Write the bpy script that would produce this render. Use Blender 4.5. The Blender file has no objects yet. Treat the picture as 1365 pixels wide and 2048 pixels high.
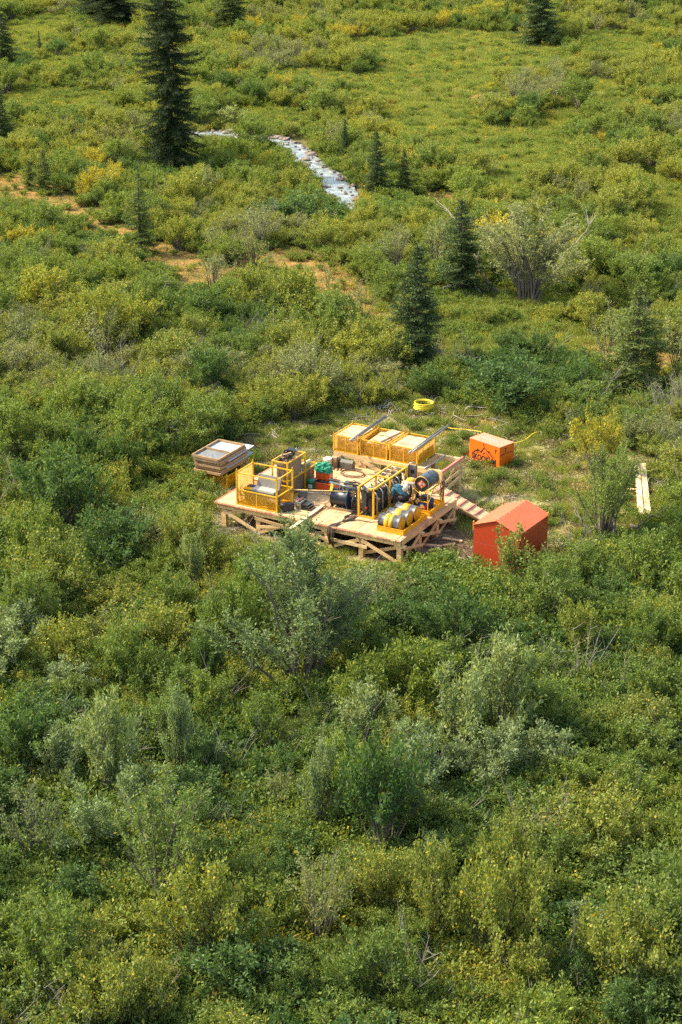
import bpy, bmesh, math, random
import numpy as np
from mathutils import Vector, Matrix, noise as mnoise

# ------------------------------------------------------------------ camera, sky, sun, exposure
SC = bpy.context.scene
COL = SC.collection
PITCH, F, DIST = math.radians(22.2), 4000.0, 80.0
CAM = Vector((0, -DIST * math.cos(PITCH), DIST * math.sin(PITCH)))
cd = bpy.data.cameras.new('camera'); cam = bpy.data.objects.new('camera', cd); COL.objects.link(cam)
cd.sensor_fit = 'VERTICAL'; cd.sensor_height = 24.0; cd.sensor_width = 16.0
cd.lens = F / 2048 * 24.0
cd.clip_start = 1.0; cd.clip_end = 6000
cam.location = CAM; cam.rotation_euler = (math.pi / 2 - PITCH, 0, 0)
SC.camera = cam

SUN_AZ = math.radians(-75); SUN_EL = math.radians(45)     # azimuth from +Y, clockwise
w = bpy.data.worlds.new('World'); SC.world = w; w.use_nodes = True
nt = w.node_tree; bg = nt.nodes['Background']
sky = nt.nodes.new('ShaderNodeTexSky'); sky.sky_type = 'NISHITA'; sky.sun_disc = False
sky.sun_elevation = SUN_EL; sky.sun_rotation = SUN_AZ; sky.air_density = 1.0; sky.dust_density = 2.5; sky.ozone_density = 1.5
hz = nt.nodes.new('ShaderNodeMix'); hz.data_type = 'RGBA'; hz.blend_type = 'MULTIPLY'; hz.inputs[0].default_value = 1.0
hz.inputs[7].default_value = (1.07, 1.04, .92, 1)          # thin warm haze over the whole sky
nt.links.new(sky.outputs[0], hz.inputs[6]); nt.links.new(hz.outputs[2], bg.inputs[0]); bg.inputs[1].default_value = 0.15
sd = bpy.data.lights.new('sun', 'SUN'); sun = bpy.data.objects.new('sun', sd); COL.objects.link(sun)
sd.energy = 2.9; sd.angle = math.radians(2.5); sd.color = (1.0, 0.92, 0.72)
tosun = Vector((math.sin(SUN_AZ) * math.cos(SUN_EL), math.cos(SUN_AZ) * math.cos(SUN_EL), math.sin(SUN_EL)))
sun.rotation_euler = tosun.to_track_quat('Z', 'Y').to_euler()
SC.view_settings.view_transform = 'Standard'; SC.view_settings.look = 'None'
SC.view_settings.exposure = 1.48; SC.view_settings.gamma = 1.0
try: SC.view_settings.use_curve_mapping = False
except Exception: pass
SC.render.engine = 'CYCLES'
SC.cycles.max_bounces = 6; SC.cycles.diffuse_bounces = 3; SC.cycles.glossy_bounces = 3
SC.cycles.transmission_bounces = 3; SC.cycles.transparent_max_bounces = 4; SC.cycles.use_denoising = False

R = random.Random(7)
NR = np.random.RandomState(11)

def G(px, py, z=0.0):
    """photo pixel -> point of the place at height z"""
    dx = (px - 682.5) / F; dy = (py - 1024) / F
    r = Vector((dx, math.cos(PITCH) - dy * math.sin(PITCH), -math.sin(PITCH) - dy * math.cos(PITCH)))
    t = (z - CAM.z) / r.z
    return Vector((r.x * t, CAM.y + r.y * t, z))
def PX(p):
    d = Vector(p) - CAM
    dep = d.y * math.cos(PITCH) - d.z * math.sin(PITCH)
    up = d.y * math.sin(PITCH) + d.z * math.cos(PITCH)
    return 682.5 + F * d.x / dep, 1024 - F * up / dep, F / dep     # px, py, px per metre
def height_for(px, py, topy):
    """height of an upright thing whose base is at (px,py) and top at row topy"""
    b = G(px, py, 0); lo, hi = 0.0, 60.0
    for _ in range(40):
        m = (lo + hi) / 2
        if PX((b.x, b.y, m))[1] > topy: lo = m
        else: hi = m
    return lo

# ------------------------------------------------------------------ materials
MATS = {}
def newmat(name):
    m = bpy.data.materials.new(name); m.use_nodes = True
    MATS[name] = m; m.use_nodes = True
    return m, m.node_tree, m.node_tree.nodes['Principled BSDF']
def ramp(nt, fac, stops, interp='LINEAR'):
    r = nt.nodes.new('ShaderNodeValToRGB'); r.color_ramp.interpolation = interp
    e = r.color_ramp.elements
    while len(e) < len(stops): e.new(0.5)
    for i, (p, c) in enumerate(stops):
        e[i].position = p; e[i].color = (c[0], c[1], c[2], 1)
    nt.links.new(fac, r.inputs[0]); return r.outputs[0]
def noisefac(nt, scale, detail=4, rough=.6, coord='Object', stretch=None, vec=None, dist=0):
    n = nt.nodes.new('ShaderNodeTexNoise'); n.inputs['Scale'].default_value = scale
    n.inputs['Detail'].default_value = detail; n.inputs['Roughness'].default_value = rough
    n.inputs['Distortion'].default_value = dist
    if vec is None:
        tc = nt.nodes.new('ShaderNodeTexCoord'); vec = tc.outputs[coord]
    if stretch:
        mp = nt.nodes.new('ShaderNodeMapping'); mp.inputs['Scale'].default_value = stretch
        nt.links.new(vec, mp.inputs[0]); vec = mp.outputs[0]
    nt.links.new(vec, n.inputs['Vector']); return n.outputs[0]
def mix(nt, fac, a, b, mode='MIX'):
    m = nt.nodes.new('ShaderNodeMix'); m.data_type = 'RGBA'; m.blend_type = mode; m.clamp_factor = True
    for s, v in ((m.inputs[0], fac), (m.inputs[6], a), (m.inputs[7], b)):
        if isinstance(v, (int, float)): s.default_value = v
        elif isinstance(v, tuple): s.default_value = (v[0], v[1], v[2], 1)
        else: nt.links.new(v, s)
    return m.outputs[2]
def maprange(nt, v, a, b, c=0., d=1.):
    n = nt.nodes.new('ShaderNodeMapRange'); nt.links.new(v, n.inputs[0])
    for i, x in enumerate((a, b, c, d)): n.inputs[i + 1].default_value = x
    return n.outputs[0]
def bump(nt, bsdf, h, strength=.3, dist=.01):
    b = nt.nodes.new('ShaderNodeBump'); b.inputs['Strength'].default_value = strength; b.inputs['Distance'].default_value = dist
    nt.links.new(h, b.inputs['Height']); nt.links.new(b.outputs[0], bsdf.inputs['Normal'])

def paint(name, col, rough=.45, dirt=.35, dirtcol=(.12, .08, .05), metal=0., spec=.5, scale=6.):
    m, nt, b = newmat(name)
    n = noisefac(nt, scale, 6, .65); n2 = noisefac(nt, scale * 6, 3, .6)
    f = nt.nodes.new('ShaderNodeMath'); f.operation = 'MULTIPLY'
    nt.links.new(maprange(nt, n, .44, .62, 0, 1), f.inputs[0]); nt.links.new(maprange(nt, n2, .38, .6, .25, 1), f.inputs[1])
    g = nt.nodes.new('ShaderNodeMath'); g.operation = 'MULTIPLY'; g.inputs[1].default_value = dirt
    nt.links.new(f.outputs[0], g.inputs[0])
    c = mix(nt, g.outputs[0], col, dirtcol)
    v = mix(nt, maprange(nt, n, .3, .7, .0, .35), c, tuple(x * .72 for x in col))
    nt.links.new(v, b.inputs['Base Color'])
    b.inputs['Roughness'].default_value = rough; b.inputs['Metallic'].default_value = metal
    b.inputs['Specular IOR Level'].default_value = spec
    bump(nt, b, n2, .25, .004)
    return m
def wood(name, c1, c2, stretch=(3, .35, 3), rough=.75, grey=0.):
    m, nt, b = newmat(name)
    oi = nt.nodes.new('ShaderNodeObjectInfo')
    tc = nt.nodes.new('ShaderNodeTexCoord')
    ad = nt.nodes.new('ShaderNodeVectorMath'); ad.operation = 'ADD'
    sc_ = nt.nodes.new('ShaderNodeVectorMath'); sc_.operation = 'SCALE'; sc_.inputs[3].default_value = 40
    cx = nt.nodes.new('ShaderNodeCombineXYZ')
    nt.links.new(oi.outputs['Random'], cx.inputs[0]); nt.links.new(oi.outputs['Random'], cx.inputs[1])
    nt.links.new(cx.outputs[0], sc_.inputs[0]); nt.links.new(tc.outputs['Object'], ad.inputs[0]); nt.links.new(sc_.outputs[0], ad.inputs[1])
    g = noisefac(nt, 7, 5, .65, vec=ad.outputs[0], stretch=stretch, dist=.4)
    s = noisefac(nt, 2.2, 3, .6, vec=ad.outputs[0])
    c = ramp(nt, g, [(.3, c2), (.52, c1), (.8, tuple(min(1, x * 1.15) for x in c1))])
    hue = ramp(nt, oi.outputs['Random'], [(0, (.80, .74, .66)), (.3, (1.0, .98, .95)), (.6, (1.04, .98, .84)), (.85, (.90, .88, .84)), (.93, (.66, .60, .53)), (1, (.80, .72, .6))])
    c = mix(nt, 1.0, c, hue, 'MULTIPLY')
    c = mix(nt, maprange(nt, s, .52, .68, 0, .55), c, (.27, .19, .12))
    st2 = noisefac(nt, 1.3, 5, .7, coord='Object', vec=(nt.nodes.new('ShaderNodeNewGeometry')).outputs['Position'])
    c = mix(nt, maprange(nt, st2, .56, .68, 0, .5), c, (.20, .14, .09))
    nt.links.new(c, b.inputs['Base Color']); b.inputs['Roughness'].default_value = rough
    b.inputs['Specular IOR Level'].default_value = .25
    bump(nt, b, g, .3, .003)
    return m
wood('timber_new', (.74, .52, .31), (.52, .32, .15))
wood('timber_deck', (.68, .47, .26), (.43, .27, .13), stretch=(6, .3, 6))
wood('timber_beam', (.80, .56, .29), (.58, .36, .15), stretch=(.4, 4, 4))
wood('timber_old', (.44, .29, .16), (.27, .16, .085), stretch=(.6, .6, 6))
wood('timber_pale', (.78, .64, .42), (.66, .52, .33), stretch=(6, .3, 6))
wood('tank_ply', (.30, .22, .14), (.16, .11, .065), stretch=(3, 3, .5), rough=.6)
paint('yellow_paint', (.80, .43, .015), .42, .5, (.16, .07, .01))
paint('yellow_mesh', (.78, .40, .008), .5, .55, (.2, .10, .01))
paint('yellow_tray', (.84, .40, .008), .45, .55, (.22, .10, .02), scale=4)
paint('red_paint', (.46, .045, .012), .42, .2, (.25, .1, .06), scale=3)
paint('red_roof_sheen', (.60, .115, .032), .5, .35, (.52, .25, .15), scale=3, spec=.4)  # wall red lightened to salmon: the roof's sheen is put into its colour
paint('orange_paint', (.86, .155, .006), .42, .2, (.35, .12, .04), scale=4)
paint('orange_plastic', (.80, .10, .01), .45, .3, (.15, .08, .05))
paint('pink_spray', (.78, .16, .12), .7, .75, (.62, .42, .27), scale=9)
paint('red_spray', (.62, .10, .06), .75, .95, (.55, .36, .2), scale=14)
paint('black_paint', (.018, .019, .022), .5, .4, (.10, .09, .08))
paint('drum_black', (.035, .04, .045), .42, .9, (.30, .29, .26), scale=9)
paint('drum_end_black', (.010, .014, .018), .5, .2, (.06, .06, .06))
paint('drum_bluegrey', (.045, .058, .066), .35, .6, (.26, .28, .3), scale=5)
paint('dark_metal', (.05, .055, .055), .4, .5, (.14, .12, .09), metal=.5)
paint('machine', (.045, .05, .045), .5, .6, (.13, .10, .07), scale=12)
paint('steel', (.34, .34, .33), .38, .5, (.2, .15, .1), metal=.7, scale=10)
paint('rod_steel', (.26, .20, .15), .4, .5, (.18, .11, .07), metal=.5, scale=10)
paint('grey_case', (.20, .18, .15), .6, .5, (.09, .08, .07))
paint('case_liner', (.40, .37, .32), .7, .6, (.2, .18, .15))
paint('galv_sheet', (.50, .53, .56), .5, .4, (.28, .29, .3), scale=3)
paint('dark_sediment', (.20, .205, .20), .6, .9, (.05, .05, .05), scale=7)
paint('winch_blue', (.008, .014, .024), .3, .25, (.05, .05, .05))
paint('blue_paint', (.008, .022, .085), .4, .35, (.03, .03, .04))
paint('olive_paint', (.13, .12, .09), .55, .4, (.08, .07, .06))
paint('green_plastic', (.004, .20, .10), .4, .2, (.05, .08, .05))
paint('green_tarp', (.005, .24, .12), .55, .4, (.003, .09, .055), scale=8)
paint('white_plastic', (.74, .72, .66), .45, .25, (.3, .27, .22))
paint('label_blue', (.06, .20, .34), .5, 0)
paint('label_pale', (.55, .62, .52), .6, .2)
paint('cardboard', (.42, .26, .13), .8, .3)
paint('hose_black', (.022, .02, .018), .5, .4, (.12, .08, .05))
paint('hose_brown', (.15, .085, .05), .55, .4)
paint('hose_yellow', (.86, .62, .02), .45, .2)
paint('red_valve', (.50, .02, .01), .4, .2)
paint('ink_black', (.012, .010, .010), .7, .0)
paint('ink_faded', (.44, .33, .31), .7, .0)
paint('crate_top_sheen', (.84, .24, .12), .5, .6, (.84, .40, .30), scale=5)  # lid's orange paled to pink, bright specular glare painted into base and mottling
paint('placard_orange', (.80, .12, .015), .5, .1)
paint('placard_white', (.75, .72, .66), .5, .1)
paint('teal_shirt', (.055, .19, .25), .85, .3, (.03, .1, .14), scale=9)
paint('trousers', (.030, .028, .032), .85, .4, (.09, .08, .07))
paint('jeans', (.03, .045, .06), .85, .3)
paint('hivis', (.90, .42, .02), .7, .15, (.6, .2, .02))
paint('grey_sleeve', (.33, .31, .26), .85, .3)
paint('skin', (.48, .23, .15), .6, .1)
paint('hat_white', (.80, .78, .72), .35, .1)
paint('lime', (.35, .52, .02), .5, .1)
paint('bark_spruce', (.10, .075, .055), .9, .5, (.04, .035, .03))
paint('twig_grey', (.14, .115, .09), .9, .5, (.06, .05, .04), scale=3)
paint('dead_twig', (.23, .20, .165), .9, .4, (.13, .11, .09))
paint('dead_wood', (.36, .32, .27), .85, .4, (.2, .17, .13))
paint('rock', (.19, .155, .13), .8, .6, (.40, .22, .13), scale=3)

# leaves: colour varies leaf by leaf, bush by bush and patch by patch of the ground
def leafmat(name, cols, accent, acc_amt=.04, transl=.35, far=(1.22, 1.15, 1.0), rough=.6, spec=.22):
    m, nt, b = newmat(name)
    geo = nt.nodes.new('ShaderNodeNewGeometry'); oi = nt.nodes.new('ShaderNodeObjectInfo')
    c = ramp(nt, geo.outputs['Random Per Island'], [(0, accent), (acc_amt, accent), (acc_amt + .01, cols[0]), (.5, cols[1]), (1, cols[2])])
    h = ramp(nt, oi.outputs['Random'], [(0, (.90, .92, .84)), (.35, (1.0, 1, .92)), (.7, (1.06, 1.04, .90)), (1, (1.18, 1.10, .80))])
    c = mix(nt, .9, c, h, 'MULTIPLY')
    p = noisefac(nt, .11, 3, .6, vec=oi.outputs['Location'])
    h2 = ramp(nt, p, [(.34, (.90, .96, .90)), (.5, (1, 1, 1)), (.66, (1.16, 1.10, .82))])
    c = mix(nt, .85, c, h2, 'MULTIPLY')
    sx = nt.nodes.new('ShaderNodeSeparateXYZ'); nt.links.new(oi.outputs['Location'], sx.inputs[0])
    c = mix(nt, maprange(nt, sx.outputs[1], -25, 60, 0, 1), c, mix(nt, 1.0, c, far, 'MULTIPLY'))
    nt.links.new(c, b.inputs['Base Color']); b.inputs['Roughness'].default_value = rough
    b.inputs['Specular IOR Level'].default_value = spec
    tr = nt.nodes.new('ShaderNodeBsdfTranslucent'); nt.links.new(mix(nt, 1.0, c, (1.25, 1.2, .45), 'MULTIPLY'), tr.inputs[0])
    ms = nt.nodes.new('ShaderNodeMixShader'); ms.inputs[0].default_value = transl
    nt.links.new(b.outputs[0], ms.inputs[1]); nt.links.new(tr.outputs[0], ms.inputs[2])
    nt.links.new(ms.outputs[0], nt.nodes['Material Output'].inputs[0])
    return m
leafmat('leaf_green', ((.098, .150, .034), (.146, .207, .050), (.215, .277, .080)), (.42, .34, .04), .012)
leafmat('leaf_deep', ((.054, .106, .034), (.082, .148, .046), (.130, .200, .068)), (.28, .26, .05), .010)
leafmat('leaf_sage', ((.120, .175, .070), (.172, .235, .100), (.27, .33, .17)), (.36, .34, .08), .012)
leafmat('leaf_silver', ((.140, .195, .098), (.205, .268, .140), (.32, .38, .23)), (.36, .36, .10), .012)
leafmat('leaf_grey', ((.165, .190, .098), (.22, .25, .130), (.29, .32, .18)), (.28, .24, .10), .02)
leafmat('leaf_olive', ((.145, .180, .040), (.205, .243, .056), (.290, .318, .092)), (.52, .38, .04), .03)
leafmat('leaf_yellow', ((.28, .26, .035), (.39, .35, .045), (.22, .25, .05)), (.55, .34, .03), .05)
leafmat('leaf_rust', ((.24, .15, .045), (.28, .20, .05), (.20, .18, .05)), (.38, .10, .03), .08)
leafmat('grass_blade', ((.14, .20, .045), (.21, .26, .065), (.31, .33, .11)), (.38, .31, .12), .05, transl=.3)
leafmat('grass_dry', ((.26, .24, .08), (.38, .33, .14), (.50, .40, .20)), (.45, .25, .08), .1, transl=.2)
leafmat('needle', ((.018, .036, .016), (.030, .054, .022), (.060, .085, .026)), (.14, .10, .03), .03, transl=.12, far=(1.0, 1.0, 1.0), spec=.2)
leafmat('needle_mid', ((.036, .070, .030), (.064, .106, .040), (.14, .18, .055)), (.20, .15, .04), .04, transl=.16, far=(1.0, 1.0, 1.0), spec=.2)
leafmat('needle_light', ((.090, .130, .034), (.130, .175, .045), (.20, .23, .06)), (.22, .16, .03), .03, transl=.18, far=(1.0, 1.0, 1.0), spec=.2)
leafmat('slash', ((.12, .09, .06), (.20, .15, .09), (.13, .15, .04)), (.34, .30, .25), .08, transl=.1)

def M(n): return MATS[n]

# ------------------------------------------------------------------ object helpers
def tag(o, label=None, cat=None, group=None, kind=None):
    if label: o['label'] = label
    if cat: o['category'] = cat
    if group: o['group'] = group
    if kind: o['kind'] = kind
    return o
def link(o, parent=None):
    COL.objects.link(o)
    if parent is not None: o.parent = parent
    return o
def thing(name, label, cat, loc=(0, 0, 0), rot=0., group=None):
    o = bpy.data.objects.new(name, None); o.empty_display_size = .2
    o.location = loc; o.rotation_euler = (0, 0, rot); COL.objects.link(o)
    return tag(o, label, cat, group)
def rotmat(rx=0, ry=0, rz=0):
    return Matrix.Rotation(rz, 3, 'Z') @ Matrix.Rotation(ry, 3, 'Y') @ Matrix.Rotation(rx, 3, 'X')

class MB:
    def __init__(s): s.v = []; s.f = []; s.m = []; s.cur = 0; s.sm = []
    def add(s, vs, fs, smooth=False):
        n = len(s.v); s.v += [tuple(x) for x in vs]
        for f in fs: s.f.append(tuple(i + n for i in f)); s.m.append(s.cur); s.sm.append(smooth)
        return s
    def box(s, c, d, rot=None, taper=1.0):
        c = Vector(c); x, y, z = d[0] / 2, d[1] / 2, d[2] / 2
        vs = [Vector((-x, -y, -z)), Vector((x, -y, -z)), Vector((x, y, -z)), Vector((-x, y, -z)),
              Vector((-x * taper, -y * taper, z)), Vector((x * taper, -y * taper, z)), Vector((x * taper, y * taper, z)), Vector((-x * taper, y * taper, z))]
        if rot is not None: vs = [rot @ p for p in vs]
        return s.add([p + c for p in vs], [(0, 3, 2, 1), (4, 5, 6, 7), (0, 1, 5, 4), (1, 2, 6, 5), (2, 3, 7, 6), (3, 0, 4, 7)])
    def bar(s, a, b, wd, ht=None, up=(0, 0, 1)):
        a, b = Vector(a), Vector(b); ht = ht or wd; d = (b - a); L = d.length; d.normalize()
        up = Vector(up)
        if abs(d.dot(up)) > .98: up = Vector((0, 1, 0))
        x = d.cross(up).normalized(); z = x.cross(d).normalized()
        rot = Matrix((x, d, z)).transposed()
        return s.box((a + b) / 2, (wd, L, ht), rot)
    def tube(s, pts, r, n=8, cap=True, radii=None):
        pts = [Vector(p) for p in pts]; rings = []; prev = None
        for i, p in enumerate(pts):
            t = (pts[min(i + 1, len(pts) - 1)] - pts[max(i - 1, 0)]).normalized()
            if prev is None:
                a = Vector((0, 0, 1)) if abs(t.z) < .9 else Vector((1, 0, 0))
                x = t.cross(a).normalized()
            else:
                x = (prev - t * prev.dot(t)).normalized()
            prev = x; y = t.cross(x); rr = radii[i] if radii else r
            rings.append([p + (x * math.cos(2 * math.pi * k / n) + y * math.sin(2 * math.pi * k / n)) * rr for k in range(n)])
        vs = [q for ring in rings for q in ring]; fs = []
        for i in range(len(rings) - 1):
            for k in range(n):
                fs.append((i * n + k, i * n + (k + 1) % n, (i + 1) * n + (k + 1) % n, (i + 1) * n + k))
        if cap: fs += [tuple(reversed(range(n))), tuple(range((len(rings) - 1) * n, len(rings) * n))]
        return s.add(vs, fs, n > 5)
    def lathe(s, c, prof, n=20, axis='Z', rot=None, cap=True):
        """prof: list of (r, h); revolved about axis through c"""
        c = Vector(c); vs = []; fs = []
        for r, h in prof:
            for k in range(n):
                a = 2 * math.pi * k / n; x, y = r * math.cos(a), r * math.sin(a)
                p = {'Z': Vector((x, y, h)), 'X': Vector((h, x, y)), 'Y': Vector((y, h, x))}[axis]
                if rot is not None: p = rot @ p
                vs.append(c + p)
        m = len(prof)
        for i in range(m - 1):
            for k in range(n):
                fs.append((i * n + k, i * n + (k + 1) % n, (i + 1) * n + (k + 1) % n, (i + 1) * n + k))
        s.add(vs, fs, True)
        if cap:
            s.add([vs[k] for k in range(n)], [tuple(reversed(range(n)))]); s.add([vs[(m - 1) * n + k] for k in range(n)], [tuple(range(n))])
        return s
    def mesh(s, name, mats):
        me = bpy.data.meshes.new(name); me.from_pydata(s.v, [], s.f)
        for m in (mats if isinstance(mats, (list, tuple)) else [mats]): me.materials.append(M(m))
        me.polygons.foreach_set('material_index', s.m); me.polygons.foreach_set('use_smooth', s.sm)
        me.update(); return me
    def build(s, name, mats, parent=None, bevel=0.):
        o = bpy.data.objects.new(name, s.mesh(name, mats)); link(o, parent)
        if bevel:
            bv = o.modifiers.new('edges', 'BEVEL'); bv.width = bevel; bv.segments = 1; bv.limit_method = 'ANGLE'
        return o
def obj(name, me, parent=None, loc=None, rot=None):
    o = bpy.data.objects.new(name, me); link(o, parent)
    if loc is not None: o.location = loc
    if rot is not None: o.rotation_euler = rot
    return o
def textmesh(txt, size, mat, name='lettering', bold=.0, shear=0., xs=1.0):
    cu = bpy.data.curves.new('t', 'FONT'); cu.body = txt; cu.size = size; cu.offset = bold; cu.extrude = .001; cu.align_x = 'CENTER'; cu.shear = shear
    t = bpy.data.objects.new('t', cu); COL.objects.link(t); dg = bpy.context.evaluated_depsgraph_get()
    me = bpy.data.meshes.new_from_object(t.evaluated_get(dg)); bpy.data.objects.remove(t); bpy.data.curves.remove(cu)
    for v in me.vertices: v.co.x *= xs
    me.name = name; me.materials.clear(); me.materials.append(M(mat)); return me

# camp frame: u along the front edge of the timber pad, v towards its back
A0 = G(428, 1003, 1.0); B0 = G(802, 1083, 1.0)
UA = math.atan2(B0.y - A0.y, B0.x - A0.x)
UV = Vector((math.cos(UA), math.sin(UA), 0)); VV = Vector((-math.sin(UA), math.cos(UA), 0))
def P(u, v, z=0.): return Vector((A0.x, A0.y, 0)) + UV * u + VV * v + Vector((0, 0, z))
def UVof(p): d = Vector((p[0] - A0.x, p[1] - A0.y, 0)); return d.dot(UV), d.dot(VV)
def camp(name, label, cat, u, v, z=0., rot=0., group=None): return thing(name, label, cat, P(u, v, z), UA + rot, group)

# ------------------------------------------------------------------ masks of the ground, drawn as areas of the place
def inpoly(x, y, poly):
    r = False; j = len(poly) - 1
    for i in range(len(poly)):
        xi, yi = poly[i]; xj, yj = poly[j]
        if (yi > y) != (yj > y) and x < (xj - xi) * (y - yi) / (yj - yi) + xi: r = not r
        j = i
    return r
CAMP_POLY = [(G(a, b).x, G(a, b).y) for a, b in ((392, 1000), (385, 930), (500, 868), (600, 838), (720, 822), (800, 815), (900, 815), (1000, 835), (1060, 862), (1130, 880),
             (1260, 900), (1340, 930), (1350, 1020), (1290, 1062), (1200, 1095), (1110, 1112), (1095, 1160), (1000, 1172), (930, 1165), (850, 1150), (760, 1165), (600, 1130), (430, 1090))]
def ell(px, py, rx, ry):
    c = G(px, py); a = G(px + rx, py) - c; b = G(px, py - ry) - G(px, py + ry)
    return (c.x, c.y, abs(a.x), abs(b.y) / 2)
LICHEN = [ell(*e) for e in ((-10, 372, 60, 26), (50, 388, 70, 26), (110, 410, 60, 20), (165, 435, 60, 18), (225, 468, 62, 18), (290, 500, 56, 18), (350, 530, 60, 26), (410, 556, 60, 20), (470, 548, 50, 18), (530, 525, 60, 20), (585, 522, 66, 24), (640, 552, 60, 24),
          (690, 590, 70, 32), (740, 632, 60, 26), (790, 670, 50, 16), (880, 700, 50, 14), (1290, 725, 110, 26), (1190, 700, 60, 16), (1250, 797, 60, 12), (480, 1560, 36, 34), (1250, 1540, 60, 16), (1010, 385, 60, 14), (885, 405, 46, 16), (150, 720, 26, 20))]
MEADOW = [ell(*e) for e in ((930, 110, 190, 50), (850, 170, 150, 40), (1000, 290, 150, 40), (860, 235, 110, 30), (1060, 350, 110, 24), (110, 205, 130, 20), (60, 75, 80, 40), (1340, 430, 60, 90), (1200, 190, 60, 26), (520, 235, 110, 20),
          (620, 160, 90, 16), (960, 610, 170, 26), (900, 690, 120, 40), (1080, 680, 120, 30), (1230, 90, 70, 30), (740, 100, 60, 20), (330, 1560, 40, 40), (560, 1470, 60, 30), (1120, 240, 60, 20), (1250, 640, 70, 20), (170, 130, 90, 20), (1180, 1560, 90, 26), (480, 1420, 50, 24), (730, 1260, 40, 20))]
def inell(x, y, L, grow=1.0):
    d = 9.
    for cx, cy, rx, ry in L:
        q = ((x - cx) / rx) ** 2 + ((y - cy) / ry) ** 2
        if q < d: d = q
    return d / (grow * grow)
STREAM_PX = [(360, 271, 50), (420, 270, 54), (480, 271, 56), (530, 276, 48), (565, 284, 44), (590, 298, 44), (612, 318, 44), (640, 342, 52), (668, 365, 56), (686, 388, 52), (700, 412, 50), (714, 428, 34), (720, 436, 20)]
STREAM = []
for a, b, wpx in STREAM_PX:
    p = G(a, b, -.15); STREAM.append((p.x, p.y, wpx / PX(p)[2] / 2))
def dstream(x, y):
    best = 99.
    for i in range(len(STREAM) - 1):
        x0, y0, w0 = STREAM[i]; x1, y1, w1 = STREAM[i + 1]
        dx, dy = x1 - x0, y1 - y0; t = max(0, min(1, ((x - x0) * dx + (y - y0) * dy) / (dx * dx + dy * dy)))
        d = math.hypot(x - x0 - dx * t, y - y0 - dy * t) - (w0 + (w1 - w0) * t)
        if d < best: best = d
    return best
CC = P(4.5, 3)
def hgt(x, y):
    d = math.hypot((x - CC.x) / 1.4, y - CC.y)
    k = max(0., min(1., (d - 9) / 12))
    h = .45 * mnoise.noise(Vector((x * .045, y * .045, 3.1))) + .16 * mnoise.noise(Vector((x * .17, y * .17, 1.7)))
    h = h * k + .035 * mnoise.noise(Vector((x * .8, y * .8, 5.)))
    if 15 < y < 125:
        s = dstream(x, y)
        if s < 3: h = h * max(0, s / 3) - .28 * max(0, min(1, 1 - (s - .2) / 1.2))
    return h

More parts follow.
